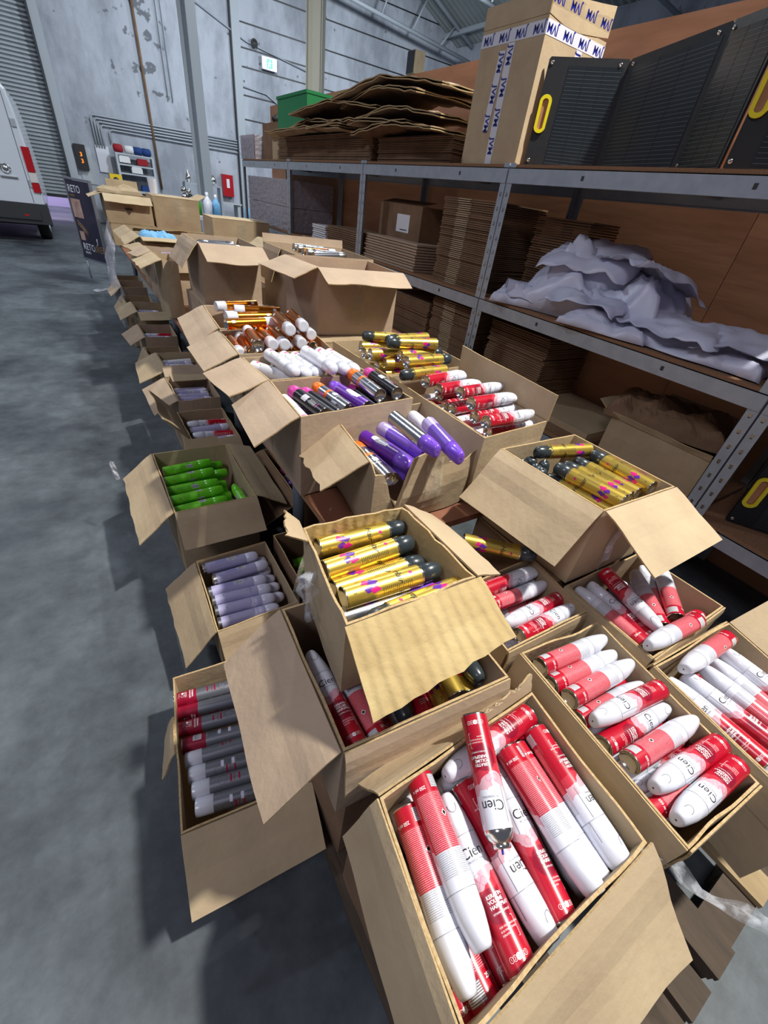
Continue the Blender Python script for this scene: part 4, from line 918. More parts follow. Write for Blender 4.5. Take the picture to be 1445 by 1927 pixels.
# corrugated roof slope down to the right wall
mb=MB(); P=[]; N=170
mat('roof_sheet',(150,158,158),.6,.2)
vs=[];
for i in range(N+1):
    y=6+(YW-6)*i/N; dz=.03*math.cos(i*PI/1.5)
    for (x,z) in ((6.2,10.05),(14.6,6.72)): vs.append((x,y,z+dz))
mb.add(vs,[(2*i,2*i+1,2*i+3,2*i+2) for i in range(N)],'roof_sheet'); struct(mb,'ceiling')
for yy in (10,14.2,18.2):
    t=empty('roof_truss',(14.3,yy,6.7),{10:'nearest',14.2:'middle',18.2:'farthest'}[yy]+' grey steel roof truss under the corrugated roof','roof truss','steel roof trusses')
    mb=MB(); mb.tube([(14.3,yy,6.7),(6.3,yy,9.85)],.07,'paint_grey',6); loc_build(mb,'rafter',t)
    mb=MB(); mb.tube([(14.3,yy,6.3),(6.3,yy,6.9)],.06,'paint_grey',6); loc_build(mb,'tie_bar',t)
    for k in range(6):
        x=13.4-k*1.25; za=6.7+(14.3-x)*.394; zb=6.3+(14.3-x)*.075; mb=MB(); mb.tube([(x,yy,za),(x-.6,yy,zb+.04)],.03,'paint_grey',5); loc_build(mb,'web_bar',t)
for k in range(5):
    x=13.6-k*1.6; z=6.62+(14.3-x)*.394
    mb=MB(); mb.box(x-.04,x+.04,6,YW,z-.02,z+.1,'paint_grey'); tag(rebase(mb.build('roof_purlin'),(x,12,z)),f"{ORD[k+1]} grey purlin counting up from the right wall",'purlin','roof purlins')
# panel joints on the back wall
mb=MB()
for z in (3.35,3.95,4.62,5.05,5.6,6.3,7.2): mb.box(5.75,14.3,YW-.012,YW-.001,z-.018,z+.018,'dark_paint')
struct(mb,'trim_1')
mb=MB(); mb.box(5.55,5.80,YW-.14,YW-.001,0,9,'paint_grey'); mb.box(5.5,5.56,YW-.05,YW-.001,0,9,'dark_paint'); struct(mb,'trim_2')
mb=MB(); mb.box(.31,.52,YW-.16,YW-.001,0,6.2,'paint_grey'); mb.box(.26,.31,YW-.22,YW-.001,0,6.2,'dark_paint'); struct(mb,'trim_3')
# shutter door
d=empty('door_1',(-1.9,YW+.12,.6),None,None); d['kind']='structure'
mb=MB(); sl=[]; nS=62
for i in range(nS+1): z=.62+i*.09; sl+= [(-4,YW+.08,z),(.27,YW+.08,z),(-4,YW+.02,z+.02),(.27,YW+.02,z+.02),(-4,YW+.02,z+.06),(.27,YW+.02,z+.06)]
fs=[(2*i,2*i+1,2*i+3,2*i+2) for i in range(len(sl)//2-1)]
mat('shutter_slat',(176,184,190),.5,.3)
mb.add(sl,fs,'shutter_slat'); loc_build(mb,'shutter_curtain',d)
mb=MB(); mb.box(-4,.27,YW+.0,YW+.10,.56,.63,'dark_paint'); loc_build(mb,'bottom_rail',d)
# ---------------- columns, pipes, wall equipment ----------------
def ibeam(name,label,x,y,w_,h,rz=0,m='column_cream'):
    t=empty(name,(x,y,0),label,'column','steel columns',rz)
    mb=MB(); mb.box(-w_/2,w_/2,-w_/2,-w_/2+.015,0,h,m); mb.build('flange',t); mb=MB(); mb.box(-w_/2,w_/2,w_/2-.015,w_/2,0,h,m); mb.build('flange',t); mb=MB(); mb.box(-.008,.008,-w_/2+.015,w_/2-.015,0,h,m); mb.build('web',t)
    mb=MB(); mb.box(-w_,w_,-w_,w_,0,.02,m); mb.build('base_plate',t); return t
ibeam('steel_column','grey steel column rising behind the far cartons',2.95,13.2,.25,9,.5,'paint_grey')
ibeam('steel_column','cream steel column standing behind the green crate',5.25,12.0,.34,9,.95,'column_cream')
def pipe(label,pts,r=.025,m='paint_grey',group='wall conduits',cat='pipe'):
    mb=MB(); mb.tube(pts,r,m,8); o=mb.build('wall_pipe'); rebase(o,pts[0]); return tag(o,label,cat,group)
for k in range(4): pipe(f'grey conduit bending over the workbench wall, {["top","second","third","bottom"][k]} of four',[(1.20+.07*k,YW-.06,1.95),(1.20+.07*k,YW-.06,2.62-.07*k),(1.26+.07*k,YW-.06,2.70-.07*k),(5.5,YW-.06,2.74-.07*k)],.022)
pipe('single grey conduit dropping to the wall cabinet',[(1.62,YW-.06,2.1),(1.62,YW-.06,2.36),(1.70,YW-.06,2.42),(5.5,YW-.06,2.42)],.02)
pipe('tall brown riser pipe on the stained wall',[(2.86,YW-.08,1.1),(2.84,YW-.08,3.4),(2.80,YW-.08,7.2)],.035,'kraft_dark')
for k in range(2): pipe(['left','right'][k]+' thin conduit ending halfway down the wall',[(3.45+.13*k,YW-.05,3.38),(3.45+.13*k,YW-.05,7.5)],.018)
pipe('long conduit crossing the upper wall toward the exit sign',[(3.9,YW-.05,5.9),(6.0,YW-.05,5.2),(8.3,YW-.05,4.9)],.02)
pipe('conduit below the exit sign',[(5.8,YW-.05,4.15),(6.6,YW-.05,4.1),(8.6,YW-.05,3.2)],.018)
t=empty('exit_sign',(6.72,YW-.1,4.72),'glowing green and white exit sign on the back wall','exit sign')
mb=MB(); mb.box(-.25,.25,-.04,.06,-.04,.26,'white_plastic'); mb.build('housing',t)
mb=MB(); mb.box(-.23,.23,-.046,-.0405,-.02,.24,'exit_white'); mb.build('face_plate',t)
mb=MB(); mb.box(-.10,.10,-.052,-.047,.0,.22,'exit_face'); mb.build('pictogram_panel',t)
mb=MB(); Tp=lambda x,z:(x,-.056,z)
mb.lathe([(0,.0001),(0,.018)],'exit_white',10,T=Matrix.Translation((.01,-.056,.17))@Matrix.Rotation(PI/2,4,'X')); 
for a,b in (((0,.15),(-.02,.09)),((-.02,.09),(.03,.05)),((-.02,.09),(-.05,.03)),((0,.14),(.05,.12)),((0,.14),(-.05,.11))): mb.tube([Tp(*a),Tp(*b)],.009,'exit_white',6)
mb.build('running_figure',t)
t=empty('wall_speaker',(12.35,YW-.3,5.65),'brown box speaker high on the back wall','speaker')
mb=MB(); mb.box(-.22,.22,-.2,.28,0,.62,'kraft_warm'); mb.build('cabinet',t); mb=MB(); mb.box(-.26,-.22,-.15,.26,.02,.60,'dark_paint'); mb.build('bracket_plate',t)
t=empty('ventilator',(6.25,YW-.1,5.2),'small round wall ventilator above the exit sign','ventilator'); mb=MB(); mb.lathe([(0,.11),(.03,.11),(.03,.075),(.005,.07),(.005,.0001)],'steel_dark',16,T=Matrix.Rotation(PI/2,4,'X')); mb.build('cowl',t)
# hydrant / extinguisher cabinet
t=empty('fire_cabinet',(5.05,YW-.101,1.15),'red fire cabinet beside the wrapped bales','fire cabinet'); mb=MB(); mb.box(-.18,.18,-.1,.1,0,.62,'red_paint'); mb.build('cabinet_body',t); mb=MB(); mb.box(-.05,.05,-.106,-.101,.25,.5,'white_label'); mb.build('paper_label',t)
# wall shelf cabinet with rolled fabrics
t=empty('shelving_unit',(2.15,18.85,0),'grey shelving unit against the back wall with folded cloths','shelving unit')
for x in (-.5,.5): mb=MB(); mb.box(x-.03,x+.03,-.2,.2,0,1.9,'cabinet_grey'); mb.build('side_panel',t)
for z in (.5,.95,1.4,1.62,1.88): mb=MB(); mb.box(-.47,.47,-.2,.2,z-.02,z+.02,'cabinet_grey'); mb.build('shelf',t)
for x,m,nm in ((-.42,'fabric_red','red'),(-.12,'fabric_white','white'),(.12,'fabric_blue','blue'),(.36,'fabric_blue','second blue')):
    mb=MB(); mb.tube([(-.13,0,0),(-.10,0,0),(.10,0,0),(.13,0,0)],[.06,.1,.1,.06],m,12); o=mb.build('fabric_roll',None,(2.15+x,18.75,2.0)); tag(o,nm+' fabric roll on top of the grey shelving unit','fabric roll','fabric rolls')
for x,z,m,nm in ((-.3,1.67,'fabric_white','folded white cloth'),(.2,1.66,'fabric_red','folded red cloth'),(-.25,.99,'black_plastic','black toolbox'),(.2,.99,'fabric_blue','folded blue cloth'),(.0,1.44,'fabric_white','white carton')):
    mb=MB(); mb.box(-.15,.15,-.14,.12,0,.13,m); mb.box(-.13,.13,-.13,.11,.131,.16,m); tag(mb.build('cloth_pile' if 'cloth' in nm else 'storage_box',None,(2.15+x,18.78,z)),nm+' on the grey shelving unit','cloth pile' if 'cloth' in nm else 'box')
t=empty('control_display',(.72,YW-.10,1.45),'black control box with orange digits beside the shutter','control box'); mb=MB(); mb.box(-.14,.14,-.08,.1,-.1,.5,'black_plastic'); mb.build('housing',t)
mb=MB(); [mb.add([(x+p[0],-.086,z+p[1]) for p in text2d('3',.14)[0]],text2d('3',.14)[1],'led_orange') for x,z in ((0,.26),(0,.10))]; mb.build('digits',t)
mb=MB(); mb.box(.62,1.0,YW-.03,YW-.005,1.0,1.9,'cabinet_grey'); tag(rebase(mb.build('switch_panel'),(.8,YW-.02,1.0)),'grey switch panel behind the control box','switch panel')
mb=MB(); mb.box(1.15,1.5,YW-.05,YW-.01,1.35,2.0,'white_plastic'); tag(rebase(mb.build('notice_board'),(1.3,YW-.03,1.35)),'pale notice board left of the shelving unit','notice board')
t=empty('yellow_case',(1.5,18.7,1.05),'yellow case with black dial on the bench','case'); mb=MB(); mb.box(-.16,.16,-.1,.1,0,.3,'signal_yellow'); mb.build('case_body',t); mb=MB(); mb.lathe([(0,.08),(.02,.07),(.02,.0001)],'black_plastic',14,T=Matrix.Translation((0,-.101,.15))@Matrix.Rotation(PI/2,4,'X')); mb.build('dial',t)
t=empty('workbench',(2.6,18.3,0),'long grey workbench along the back wall','workbench'); mb=MB(); mb.box(-1.5,2.6,-.3,.3,.96,1.0,'cabinet_grey'); mb.build('bench_top',t)
for x in (-1.4,.5,2.5): mb=MB(); mb.box(x-.04,x+.04,-.25,.25,0,.96,'cabinet_grey'); mb.build('leg',t)
t=empty('steel_trestle',(3.85,17.6,0),'grey steel trestle with trophies beside the column','trestle')
mb=MB(); mb.box(-.55,.55,-.2,.2,1.38,1.42,'steel'); mb.build('top_bar',t)
for x in (-.53,.53): mb=MB(); mb.box(x-.03,x+.03,-.2,.2,0,1.38,'steel'); mb.build('leg',t)
def bottle(label,x,y,z,h,r,m,mc='white_plastic',cat='bottle'):
    e=empty('bottle',(x,y,z),label,cat,'bottles behind the far cartons'); mb=MB(); mb.lathe([(0,.0001),(0,r),(h*.6,r),(h*.78,r*.45),(h*.85,r*.3)],m,14); mb.build('bottle_body',e); mb=MB(); mb.lathe([(h*.85,r*.36),(h,r*.36),(h,.0001)],mc,10); mb.build('cap',e)
mb=MB(); mb.lathe([(0,.08),(.03,.03),(.06,.09),(.16,.07),(.3,.01)],'chrome',12); tag(mb.build('trophy',None,(3.45,17.6,1.42)),'pointed silver trophy on the trestle','trophy')
mb=MB(); mb.lathe([(0,.06),(.03,.02),(.08,.11),(.18,.1),(.26,.03)],'chrome',12); tag(mb.build('silver_jug',None,(4.2,17.6,1.42)),'round silver jug on the trestle right end','jug')
for k,(x,y,h,r,m,lab) in enumerate(((2.35,9.8,.34,.07,'cloth_blue','light blue bottle behind the far cartons'),(2.20,9.8,.36,.08,'white_plastic','round white bottle behind the far cartons'),(2.05,9.9,.28,.06,'green_dark','small green bottle behind the far cartons'),(2.95,9.9,.28,.05,'cloth_blue','turquoise bottle right of the column'),(3.1,9.7,.2,.05,'green_body','short green bottle right of the column'),(1.9,9.9,.2,.07,'lilac_body','short lilac bottle behind the far cartons'))): bottle(lab,x,y,1.03,h,r,m)
t=empty('worktable',(2.7,9.9,0),'pale worktable carrying bottles behind the far cartons','table'); mb=MB(); mb.box(-1.2,1.6,-.4,.5,.98,1.03,'cabinet_grey'); mb.build('table_top',t)
for x in (-1.1,1.5): mb=MB(); mb.box(x-.03,x+.03,-.35,.45,0,.98,'steel_dark'); mb.build('leg',t)
t=empty('desk_fan',(3.45,10.0,1.03),'round black fan behind the far cartons','fan'); mb=MB(); mb.tube([(.17*math.cos(a*PI/8),0,.22+.17*math.sin(a*PI/8)) for a in range(17)],.014,'black_plastic',6); mb.build('guard_ring',t)
mb=MB(); 
for k in range(4): a=k*PI/2; mb.add([(0,.01,.22),(.15*math.cos(a),.0,.22+.15*math.sin(a)),(.15*math.cos(a+.8),.03,.22+.15*math.sin(a+.8))],[(0,1,2)],'steel_dark')
mb.build('blades',t); mb=MB(); mb.lathe([(0,.1),(.02,.1),(.03,.02),(.06,.02)],'black_plastic',12); mb.build('base',t)
mb=MB(); mb.lathe([(0,.045),(.16,.055)],'white_plastic',12); tag(mb.build('paper_cup',None,(1.02,7.55,1.35)),'white cup standing on the far taped carton','cup')
t=empty('mannequin_hand',(2.0,11.2,1.2),'silver spray gun cluster beyond the far cartons','tool'); 
for k,(x,z,r) in enumerate(((0,.22,.05),(.0,.12,.055),(.08,.2,.04))): mb=MB(); mb.lathe([(z-r,.001)]+[(z-r*math.cos(a*PI/6),r*math.sin(a*PI/6)) for a in range(1,6)]+[(z+r,.001)],'chrome',12,T=Matrix.Translation((x,0,0))); mb.build('chrome_cup',t)
mb=MB(); mb.tube([(-.12,0,.0),(-.02,0,.1),(.12,0,.16),(.16,0,.05)],.02,'black_plastic',8); mb.build('handle',t)
mb=MB(); mb.box(-.1,.2,-.1,.1,-.13,-.01,'steel_dark'); mb.build('stand',t)
t.name='spray_gun'; t.location=(1.82,9.8,1.16)
# ---------------- pavement sign ----------------
A1=Vector((.06,9.45,0)); A2=Vector((.36,8.85,0)); ax=(A2-A1); wd=ax.length; yaw=math.atan2(ax.y,ax.x)
t=empty('pavement_sign',(A1.x,A1.y,0),'dark framed pavement sign standing at the aisle end','sign',None,yaw)
mat('poster_text',(235,235,240),.4); mat('poster_gold',(150,120,80),.4)
mb=MB(); mb.box(.02,wd-.02,-.012,.004,.30,1.33,'poster_dark'); mb.build('poster',t)
for (a,b,c,e) in ((0,.025,.28,1.36),(wd-.025,wd,.28,1.36)): mb=MB(); mb.box(a,b,-.02,.02,c,e,'alu'); mb.build('frame_side',t)
for z in (.28,1.335): mb=MB(); mb.box(.025,wd-.025,-.02,.02,z,z+.025,'alu'); mb.build('frame_rail',t)
for x in (.04,wd-.04): mb=MB(); mb.tube([(x,0,0),(x,0,.28)],.013,'alu',8); mb.build('leg',t)
def flat(txt,size,x,z,m,al='LEFT',y=-.014):
    vs,fs=text2d(txt,size,None,al,.001); q=MB(); q.add([(x+a,y,z+b) for a,b in vs],fs,m); return q
flat('RETO',.13,.05,1.22,'poster_text').build('lettering',t); flat('UNEDO',.04,.06,1.14,'poster_gold').build('lettering',t)
flat('RETO',.13,.08,.47,'poster_text').build('lettering',t); flat('UREMA',.13,.37,.47,'poster_gold').build('lettering',t); flat('GRUPO',.045,.10,.39,'poster_text').build('lettering',t)
mb=MB(); mb.box(.05,.30,-.016,-.0125,.86,1.10,'poster_photo'); mb.build('portrait_patch',t); mb=MB(); mb.box(.08,.20,-.016,-.0125,.56,.68,'poster_photo'); mb.build('square_patch',t)
mb=MB(); mb.tube([(.1,-.016,.82),(.34,-.016,.66)],.006,'poster_gold',5); mb.tube([(.1,-.016,.78),(.32,-.016,.63)],.006,'poster_gold',5); mb.tube([(.52,-.016,.62),(.52,-.016,.54),(.49,-.016,.53)],.008,'poster_text',5); mb.build('drawn_lines',t)
# ---------------- van ----------------
V=empty('delivery_van',(-1.42,13.3,0),'white delivery van parked with its rear toward the aisle','van')
prof=[(-.62,.42),(-.99,.46),(-1.03,.7),(-1.035,1.1),(-1.0,1.7),(-.97,2.2),(-.93,2.5),(-.80,2.68),(-.5,2.74)]
prof=[(-x,z) for x,z in prof][::-1]+[(x,z) for x,z in prof][:] ; 
pf=[(1.0*x,z) for x,z in prof]
mb=MB(); secs=[]
for (y,s) in ((0,.955),(.05,.99),(.2,1.0),(3.6,1.0),(4.3,.97)): secs.append([Vector((x*s,y,.42+(z-.42)*(1 if s>.98 else .99))) for x,z in pf])
n=len(pf); mb.add([p for r in secs for p in r],[(i*n+k,(i+1)*n+k,(i+1)*n+(k+1)%n,i*n+(k+1)%n) for i in range(len(secs)-1) for k in range(n)]+[tuple(range(n))],'van_white',False); mb.build('van_body',V)
mb=MB(); mb.box(-1.04,1.06,-.10,.35,.36,.72,'dark_paint'); mb.box(-.9,.9,-.14,-.1,.44,.6,'dark_paint'); mb.build('rear_bumper',V)
for x in (.90,-.90):
    mb=MB(); q=1 if x>0 else -1
    for (z0,z1,m) in ((.92,1.08,'lens_red'),(1.09,1.25,'lens_clear'),(1.26,1.66,'lens_red')): mb.box(min(x,x+.13*q),max(x,x+.13*q),-.035,.14,z0,z1,m)
    mb.build('tail_light',V)
mb=MB(); mb.box(-.006,.006,-.008,.0,.72,2.6,'dark_paint'); mb.box(.84,.848,-.006,.004,.74,2.55,'dark_paint'); mb.box(-.848,-.84,-.006,.004,.74,2.55,'dark_paint'); mb.build('door_gap',V)
mb=MB(); mb.tube([(.54+.075*math.cos(a*PI/8),-.015,1.27+.075*math.sin(a*PI/8)) for a in range(17)],.012,'tin',6); mb.lathe([(0,.05),(.012,.04),(.012,.0001)],'tin',14,T=Matrix.Translation((.54,-.0,1.27))@Matrix.Rotation(PI/2,4,'X')); mb.build('emblem',V)
mb=MB(); mb.box(.42,.70,-.03,-.0,1.12,1.145,'tin'); mb.build('door_handle',V)
for z in (1.95,1.0): mb=MB(); mb.box(.86,.94,-.03,.02,z,z+.12,'steel'); mb.build('door_hinge',V)
mb=MB(); mb.box(.62,.70,-.145,-.141,.50,.53,'lens_red'); mb.build('reflector',V)
for x in (.86,-.86):
    for y in (.85,3.6):
        mb=MB(); Tm=Matrix.Translation((x,y,.345))@Matrix.Rotation(PI/2,4,'Y'); mb.lathe([(-.11,.2),(-.11,.33),(-.08,.345),(.08,.345),(.11,.33),(.11,.2)],'rubber',24,T=Tm); w_=mb.build('wheel',V)
        mb=MB(); mb.lathe([(.11,.2),(.08,.19),(.07,.05),(.09,.0001)],'steel',18,T=Tm); mb.lathe([(-.11,.2),(-.08,.19),(-.09,.0001)],'steel_dark',18,T=Tm); mb.build('rim',w_)
mb=MB(); mb.box(-.8,.8,.3,4.0,.3,.44,'rubber'); mb.build('underbody',V)
# ---------------- shelving rack ----------------
XF,XB=2.29,2.98; BY=[-1.27,.553,2.366,4.156,5.959,7.76]; LV=[.553,1.174,1.879]
BN=['nearest','second','third','fourth','farthest']
def rack(i):
    y0,y1=BY[i]+.004,BY[i+1]-.004; t=empty('storage_rack',(XF,y0,0),f'galvanised steel rack bay, {BN[i]} of the row','storage rack','galvanised rack bays')
    for x in (XF,XB):
        for y,sg in ((y0,1),(y1,-1)):
            mb=MB(); s=1 if x==XF else -1
            mb.box(x-.002 if s>0 else x,x+.0 if s>0 else x+.002,min(y,y+sg*.045),max(y,y+sg*.045),0.0,1.885,'steel'); mb.box(min(x,x+s*.04),max(x,x+s*.04),min(y,y+sg*.003),max(y,y+sg*.003),0,1.885,'steel')
            if s>0:
                z=.08
                while z<1.86: mb.box(x-.0042,x-.002,y+sg*.022-.006,y+sg*.022+.006,z,z+.016,'tin'); mb.box(x-.0044,x-.0042,y+sg*.022-.004,y+sg*.022+.004,z-.004,z,'steel_dark'); z+=.075
            loc_build(mb,'post',t)
    for z in LV:
        for x,s in ((XF,1),(XB,-1)):
            mb=MB(); a=x-s*.006; mb.box(min(a,a+s*.004),max(a,a+s*.004),y0+.002,y1-.002,z-.085,z-.016,'steel'); mb.box(min(a,a+s*.02),max(a,a+s*.02),y0+.002,y1-.002,z-.02,z-.016,'steel'); mb.box(min(a,a+s*.02),max(a,a+s*.02),y0+.002,y1-.002,z-.089,z-.085,'steel')
            if s>0:
                for q in (.25,.7): yy=y0+(y1-y0)*q; mb.box(a-.0012,a,yy-.008,yy+.008,z-.062,z-.042,'steel_dark')
            loc_build(mb,'beam',t)
        mb=MB(); mb.box(XF+.0,XB,y0+.004,y1-.004,z-.0155,z,'chipboard'); loc_build(mb,'shelf_board',t)
        mb=MB(); mb.box(XF+.02,XB-.02,(y0+y1)/2-.02,(y0+y1)/2+.02,z-.05,z-.0165,'steel'); loc_build(mb,'cross_bar',t)
for i in range(5): rack(i)
for i,(a,b) in enumerate(((-1.2,1.25),(1.255,3.70),(3.705,6.15),(6.155,8.6))):
    mb=MB(); mb.box(3.02,3.038,a,b,0,2.60,'plywood'); PP=rebase(mb.build("plywood_panel"),(3.03,(a+b)/2,0)); tag(PP,f"orange-brown plywood sheet behind the rack, {['nearest','second','third','farthest'][i]} of four",'plywood sheet','plywood sheets behind the rack')
# box with printed tape on the top shelf
ZT=1.88
t=empty('cardboard_box',(2.55,2.58,ZT),'large taped carton with blue-lettered tape on the top shelf','cardboard box')
mb=MB(); mb.box(2.315,2.80,2.36,2.86,ZT,ZT+.60,'kraft'); loc_build(mb,'box_body',t)
mb=MB(); mb.sheet([[Vector((2.315+.485*i/4,2.36-.0*j,ZT+.60+.12*j/3-.02*math.sin(i))) for j in range(4)] for i in range(5)],.005,'kraft','kraft_edge'); loc_build(mb,'flap',t)
mb=MB(); mb.sheet([[Vector((2.315,2.36+.5*i/4,ZT+.60+.09*j/3)) for j in range(4)] for i in range(5)],.005,'kraft','kraft_edge'); loc_build(mb,'flap',t)
def printed_tape(p0,du,dv,L_,W_,nrm,nm='tape_strip'):
    p0,du,dv,nrm=map(Vector,(p0,du,dv,nrm)); mb=MB(); vs=[p0+du*a+dv*b+nrm*.0015 for a,b in ((0,-W_/2),(L_,-W_/2),(L_,W_/2),(0,W_/2))]; mb.add(vs+[v-nrm*.0012 for v in vs],[(0,1,2,3),(7,6,5,4),(0,4,5,1),(1,5,6,2),(2,6,7,3),(3,7,4,0)],'jvm_tape')
    T2,F2=text2d('JVM',.05,None,'CENTER',.0012); k=.05
    while k<L_-.03: mb.add([p0+du*(k+x)+dv*y+nrm*.0022 for x,y in T2],F2,'jvm_blue'); k+=.13
    loc_build(mb,nm,t)
printed_tape((2.315,2.60,ZT+.525),(0,0,-1),(0,-1,0),.525,.055,(-1,0,0)); printed_tape((2.3135,2.66,ZT+.50),(0,.06,-1),(0,-1,-.06),.34,.05,(-1,0,0))
printed_tape((2.315,2.36,ZT+.555),(0,1,0),(0,0,-1),.50,.055,(-1,0,0)); printed_tape((2.80,2.36,ZT+.555),(-1,0,0),(0,0,-1),.485,.055,(0,-1,0)); printed_tape((2.60,2.36,ZT+.525),(0,0,-1),(1,0,0),.3,.05,(0,-1,0))
printed_tape((2.80,2.359,ZT+.66),(-1,0,0),(0,0,-1),.485,.055,(0,-1,0))
# solar panels, folded zigzag
def solar(label,pts,zt,cut=None,handle_first=True,zb=ZT+.003,tilt=.06):
    r=empty('folding_solar_panel',(*pts[0],zb),label,'solar panel','folding solar panels')
    for k in range(len(pts)-1):
        a=Vector((*pts[k],0)); b=Vector((*pts[k+1],0)); d=(b-a); L_=d.length; d.normalize(); nr=Vector((d.y,-d.x,0)); 
        h0,h1=zt[k],zt[k+1]
        def P(u,v,o=0): 
            p=a+d*(u*L_)+nr*o; return Vector((p.x,p.y,zb+v*(h0*(1-u)+h1*u)))
        mb=MB(); m_=2
        g=[P(0,.02),P(.02,0),P(.98,0),P(1,.02),P(1,.98),P(.98,1),P(.02,1),P(0,.98)]; g2=[x-nr*.012 for x in g]; N=8
        mb.add(g+g2,[tuple(range(8)),tuple(range(15,7,-1))]+[(i,i+8,(i+1)%8+8,(i+1)%8) for i in range(8)],'panel_black'); pnl=loc_build(mb,'panel',r)
        mb=MB(); u0=.27 if (k==0 and handle_first) else .06; u1=.95
        q=[P(u0,.03,.0015),P(u1,.03,.0015),P(u1,.93,.0015),P(u0,.93,.0015)]; mb.add(q,[(0,1,2,3)],'cell')
        nr_=26
        for i in range(nr_):
            v=.05+.87*i/nr_; mb.add([P(u0+.01,v,.0022),P(u1-.01,v,.0022),P(u1-.01,v+.004,.0022),P(u0+.01,v+.004,.0022)],[(0,1,2,3)],'cell_line')
        for c in (.33,.66): u=u0+(u1-u0)*c; mb.add([P(u,.03,.0024),P(u+.008,.03,.0024),P(u+.008,.93,.0024),P(u,.93,.0024)],[(0,1,2,3)],'cell')
        loc_build(mb,'solar_cells',r)
        for (u,v) in ((.05,.06),(.05,.95),(.9,.95)):
            mb=MB(); c=P(u,v,.003); mb.lathe([(0,.009),(.003,.007),(.003,.003),(0,.002)],'chrome',12,T=Matrix.Translation(c)@nr.to_track_quat('Z','Y').to_matrix().to_4x4()); loc_build(mb,'eyelet',r)
        if (k==0 and handle_first) or (k==len(pts)-2 and not handle_first):
            uc=.09 if handle_first else .9; n=20; vs=[]
            mb=MB()
            for s_,off in ((1,.004),(1,.012)):
                for rr in (1,.55):
                    for i in range(n):
                        an=2*PI*i/n; cx_,cz_=math.cos(an),math.sin(an); ex=.032 if rr==1 else .016; ez=.03 if rr==1 else .014
                        x_=ex*cx_; z_=ez*cz_+(.05 if cz_>=0 else -.05); base=P(uc,.5,off); vs.append(base+d*x_+Vector((0,0,z_)))
            f=[]
            for i in range(n):
                j=(i+1)%n; f+=[(2*n+i,2*n+j,3*n+j,3*n+i),(i,n+i,n+j,j),(i,j,2*n+j,2*n+i),(n+i,3*n+i,3*n+j,n+j)]
            mb.add(vs,f,'yellow_handle'); loc_build(mb,'carry_handle',r)
            mb=MB(); vv=[vs[n+i]-nr*(-.0005)-nr*.003 for i in range(n)]; mb.add(vv,[tuple(range(n))],'plywood'); loc_build(mb,'handle_opening',r)
solar('black folding solar panel with yellow handle beside the taped carton',[(2.36,2.33),(2.62,2.02),(2.52,1.50),(2.36,1.22)],[.45,.46,.50,.48])
solar('second folding solar panel at the right end of the top shelf',[(2.36,1.20),(2.44,.86),(2.66,.60)],[.47,.52,.5])
solar('black solar panel lying low behind the double post',[(2.40,.44),(2.60,.10),(2.45,-.3)],[.36,.38,.36],zb=.556)
# ---------------- flattened cartons ----------------
def bundle(label,x0,x1,y0,y1,z0,z1,m='kraft_dark',step=.012,sd=0,cat='cardboard stack',strap=False,mid=None):
    rnd=random.Random(sd); r=empty('flat_carton_stack',((x0+x1)/2,(y0+y1)/2,z0),label,cat,'stacks of flat cartons'); mb=MB(); z=z0
    while z<z1:
        j=lambda:rnd.uniform(-.008,.008); a,b,c,d_=x0+j(),x1+j(),y0+j(),y1+j(); mb.box(a,b,c,d_,z,z+step*.72,m)
        if mid: mb.box(a-.003,a,c+(d_-c)*mid[0],c+(d_-c)*mid[1],z+.001,z+step*.6,'kraft')
        z+=step
    loc_build(mb,'sheets',r)
    if strap: mb=MB(); mb.box(x0-.012,x0-.009,(y0+y1)/2-.008,(y0+y1)/2+.008,z0,z1,'poly_grey'); loc_build(mb,'strap',r)
    return r
bundle('tall stack of flat cartons standing on the middle shelf',2.36,2.85,2.48,3.02,1.176,1.70,'kraft_dark',.012,1,mid=(.45,.7))
bundle('dark stack of flat cartons behind the tall stack by the post',2.62,2.9,1.92,2.34,1.176,1.66,'kraft_dark',.014,11)
bundle('low shelf stack of flat cartons, nearer to the post',2.36,2.85,2.48,2.95,.556,1.06,'kraft_dark',.012,2,mid=(.4,.7))
bundle('low shelf stack of flat cartons, farther from the post',2.36,2.85,3.0,3.6,.556,.98,'kraft_dark',.012,3)
bundle('dark low shelf stack right of the wide post',2.45,2.9,1.80,2.34,.556,1.03,'kraft_dark',.014,12)
bundle('thin pile of grey-edged cartons on the middle shelf',2.33,2.85,3.25,4.10,1.176,1.36,'kraft_grey',.02,4)
bundle('small pile of cartons left of the labelled box',2.36,2.8,4.3,5.0,1.176,1.34,'kraft_dark',.018,5)
bundle('white-edged sheet pile on the middle shelf',2.34,2.75,5.0,5.35,1.176,1.33,'white_label',.02,6)
bundle('neat flat carton stack on the top shelf beside the taped carton',2.33,2.88,3.0,4.0,1.88,2.03,'kraft_dark',.010,7)
bundle('dark flat carton stack on the top shelf farther along',2.33,2.88,4.1,6.4,1.88,2.08,'kraft_dark',.012,8)
rnd=random.Random(5)
LB=['topmost bent flat carton draped over the top shelf pile','second folded carton from the top of the shelf pile','loose carton jutting toward the aisle on the pile','creased carton lying over the neat stack','flat carton sagging over the dark stack','wide carton sheet resting midway on the pile','pale-edged carton sheet low on the pile','curled carton at the far end of the pile']
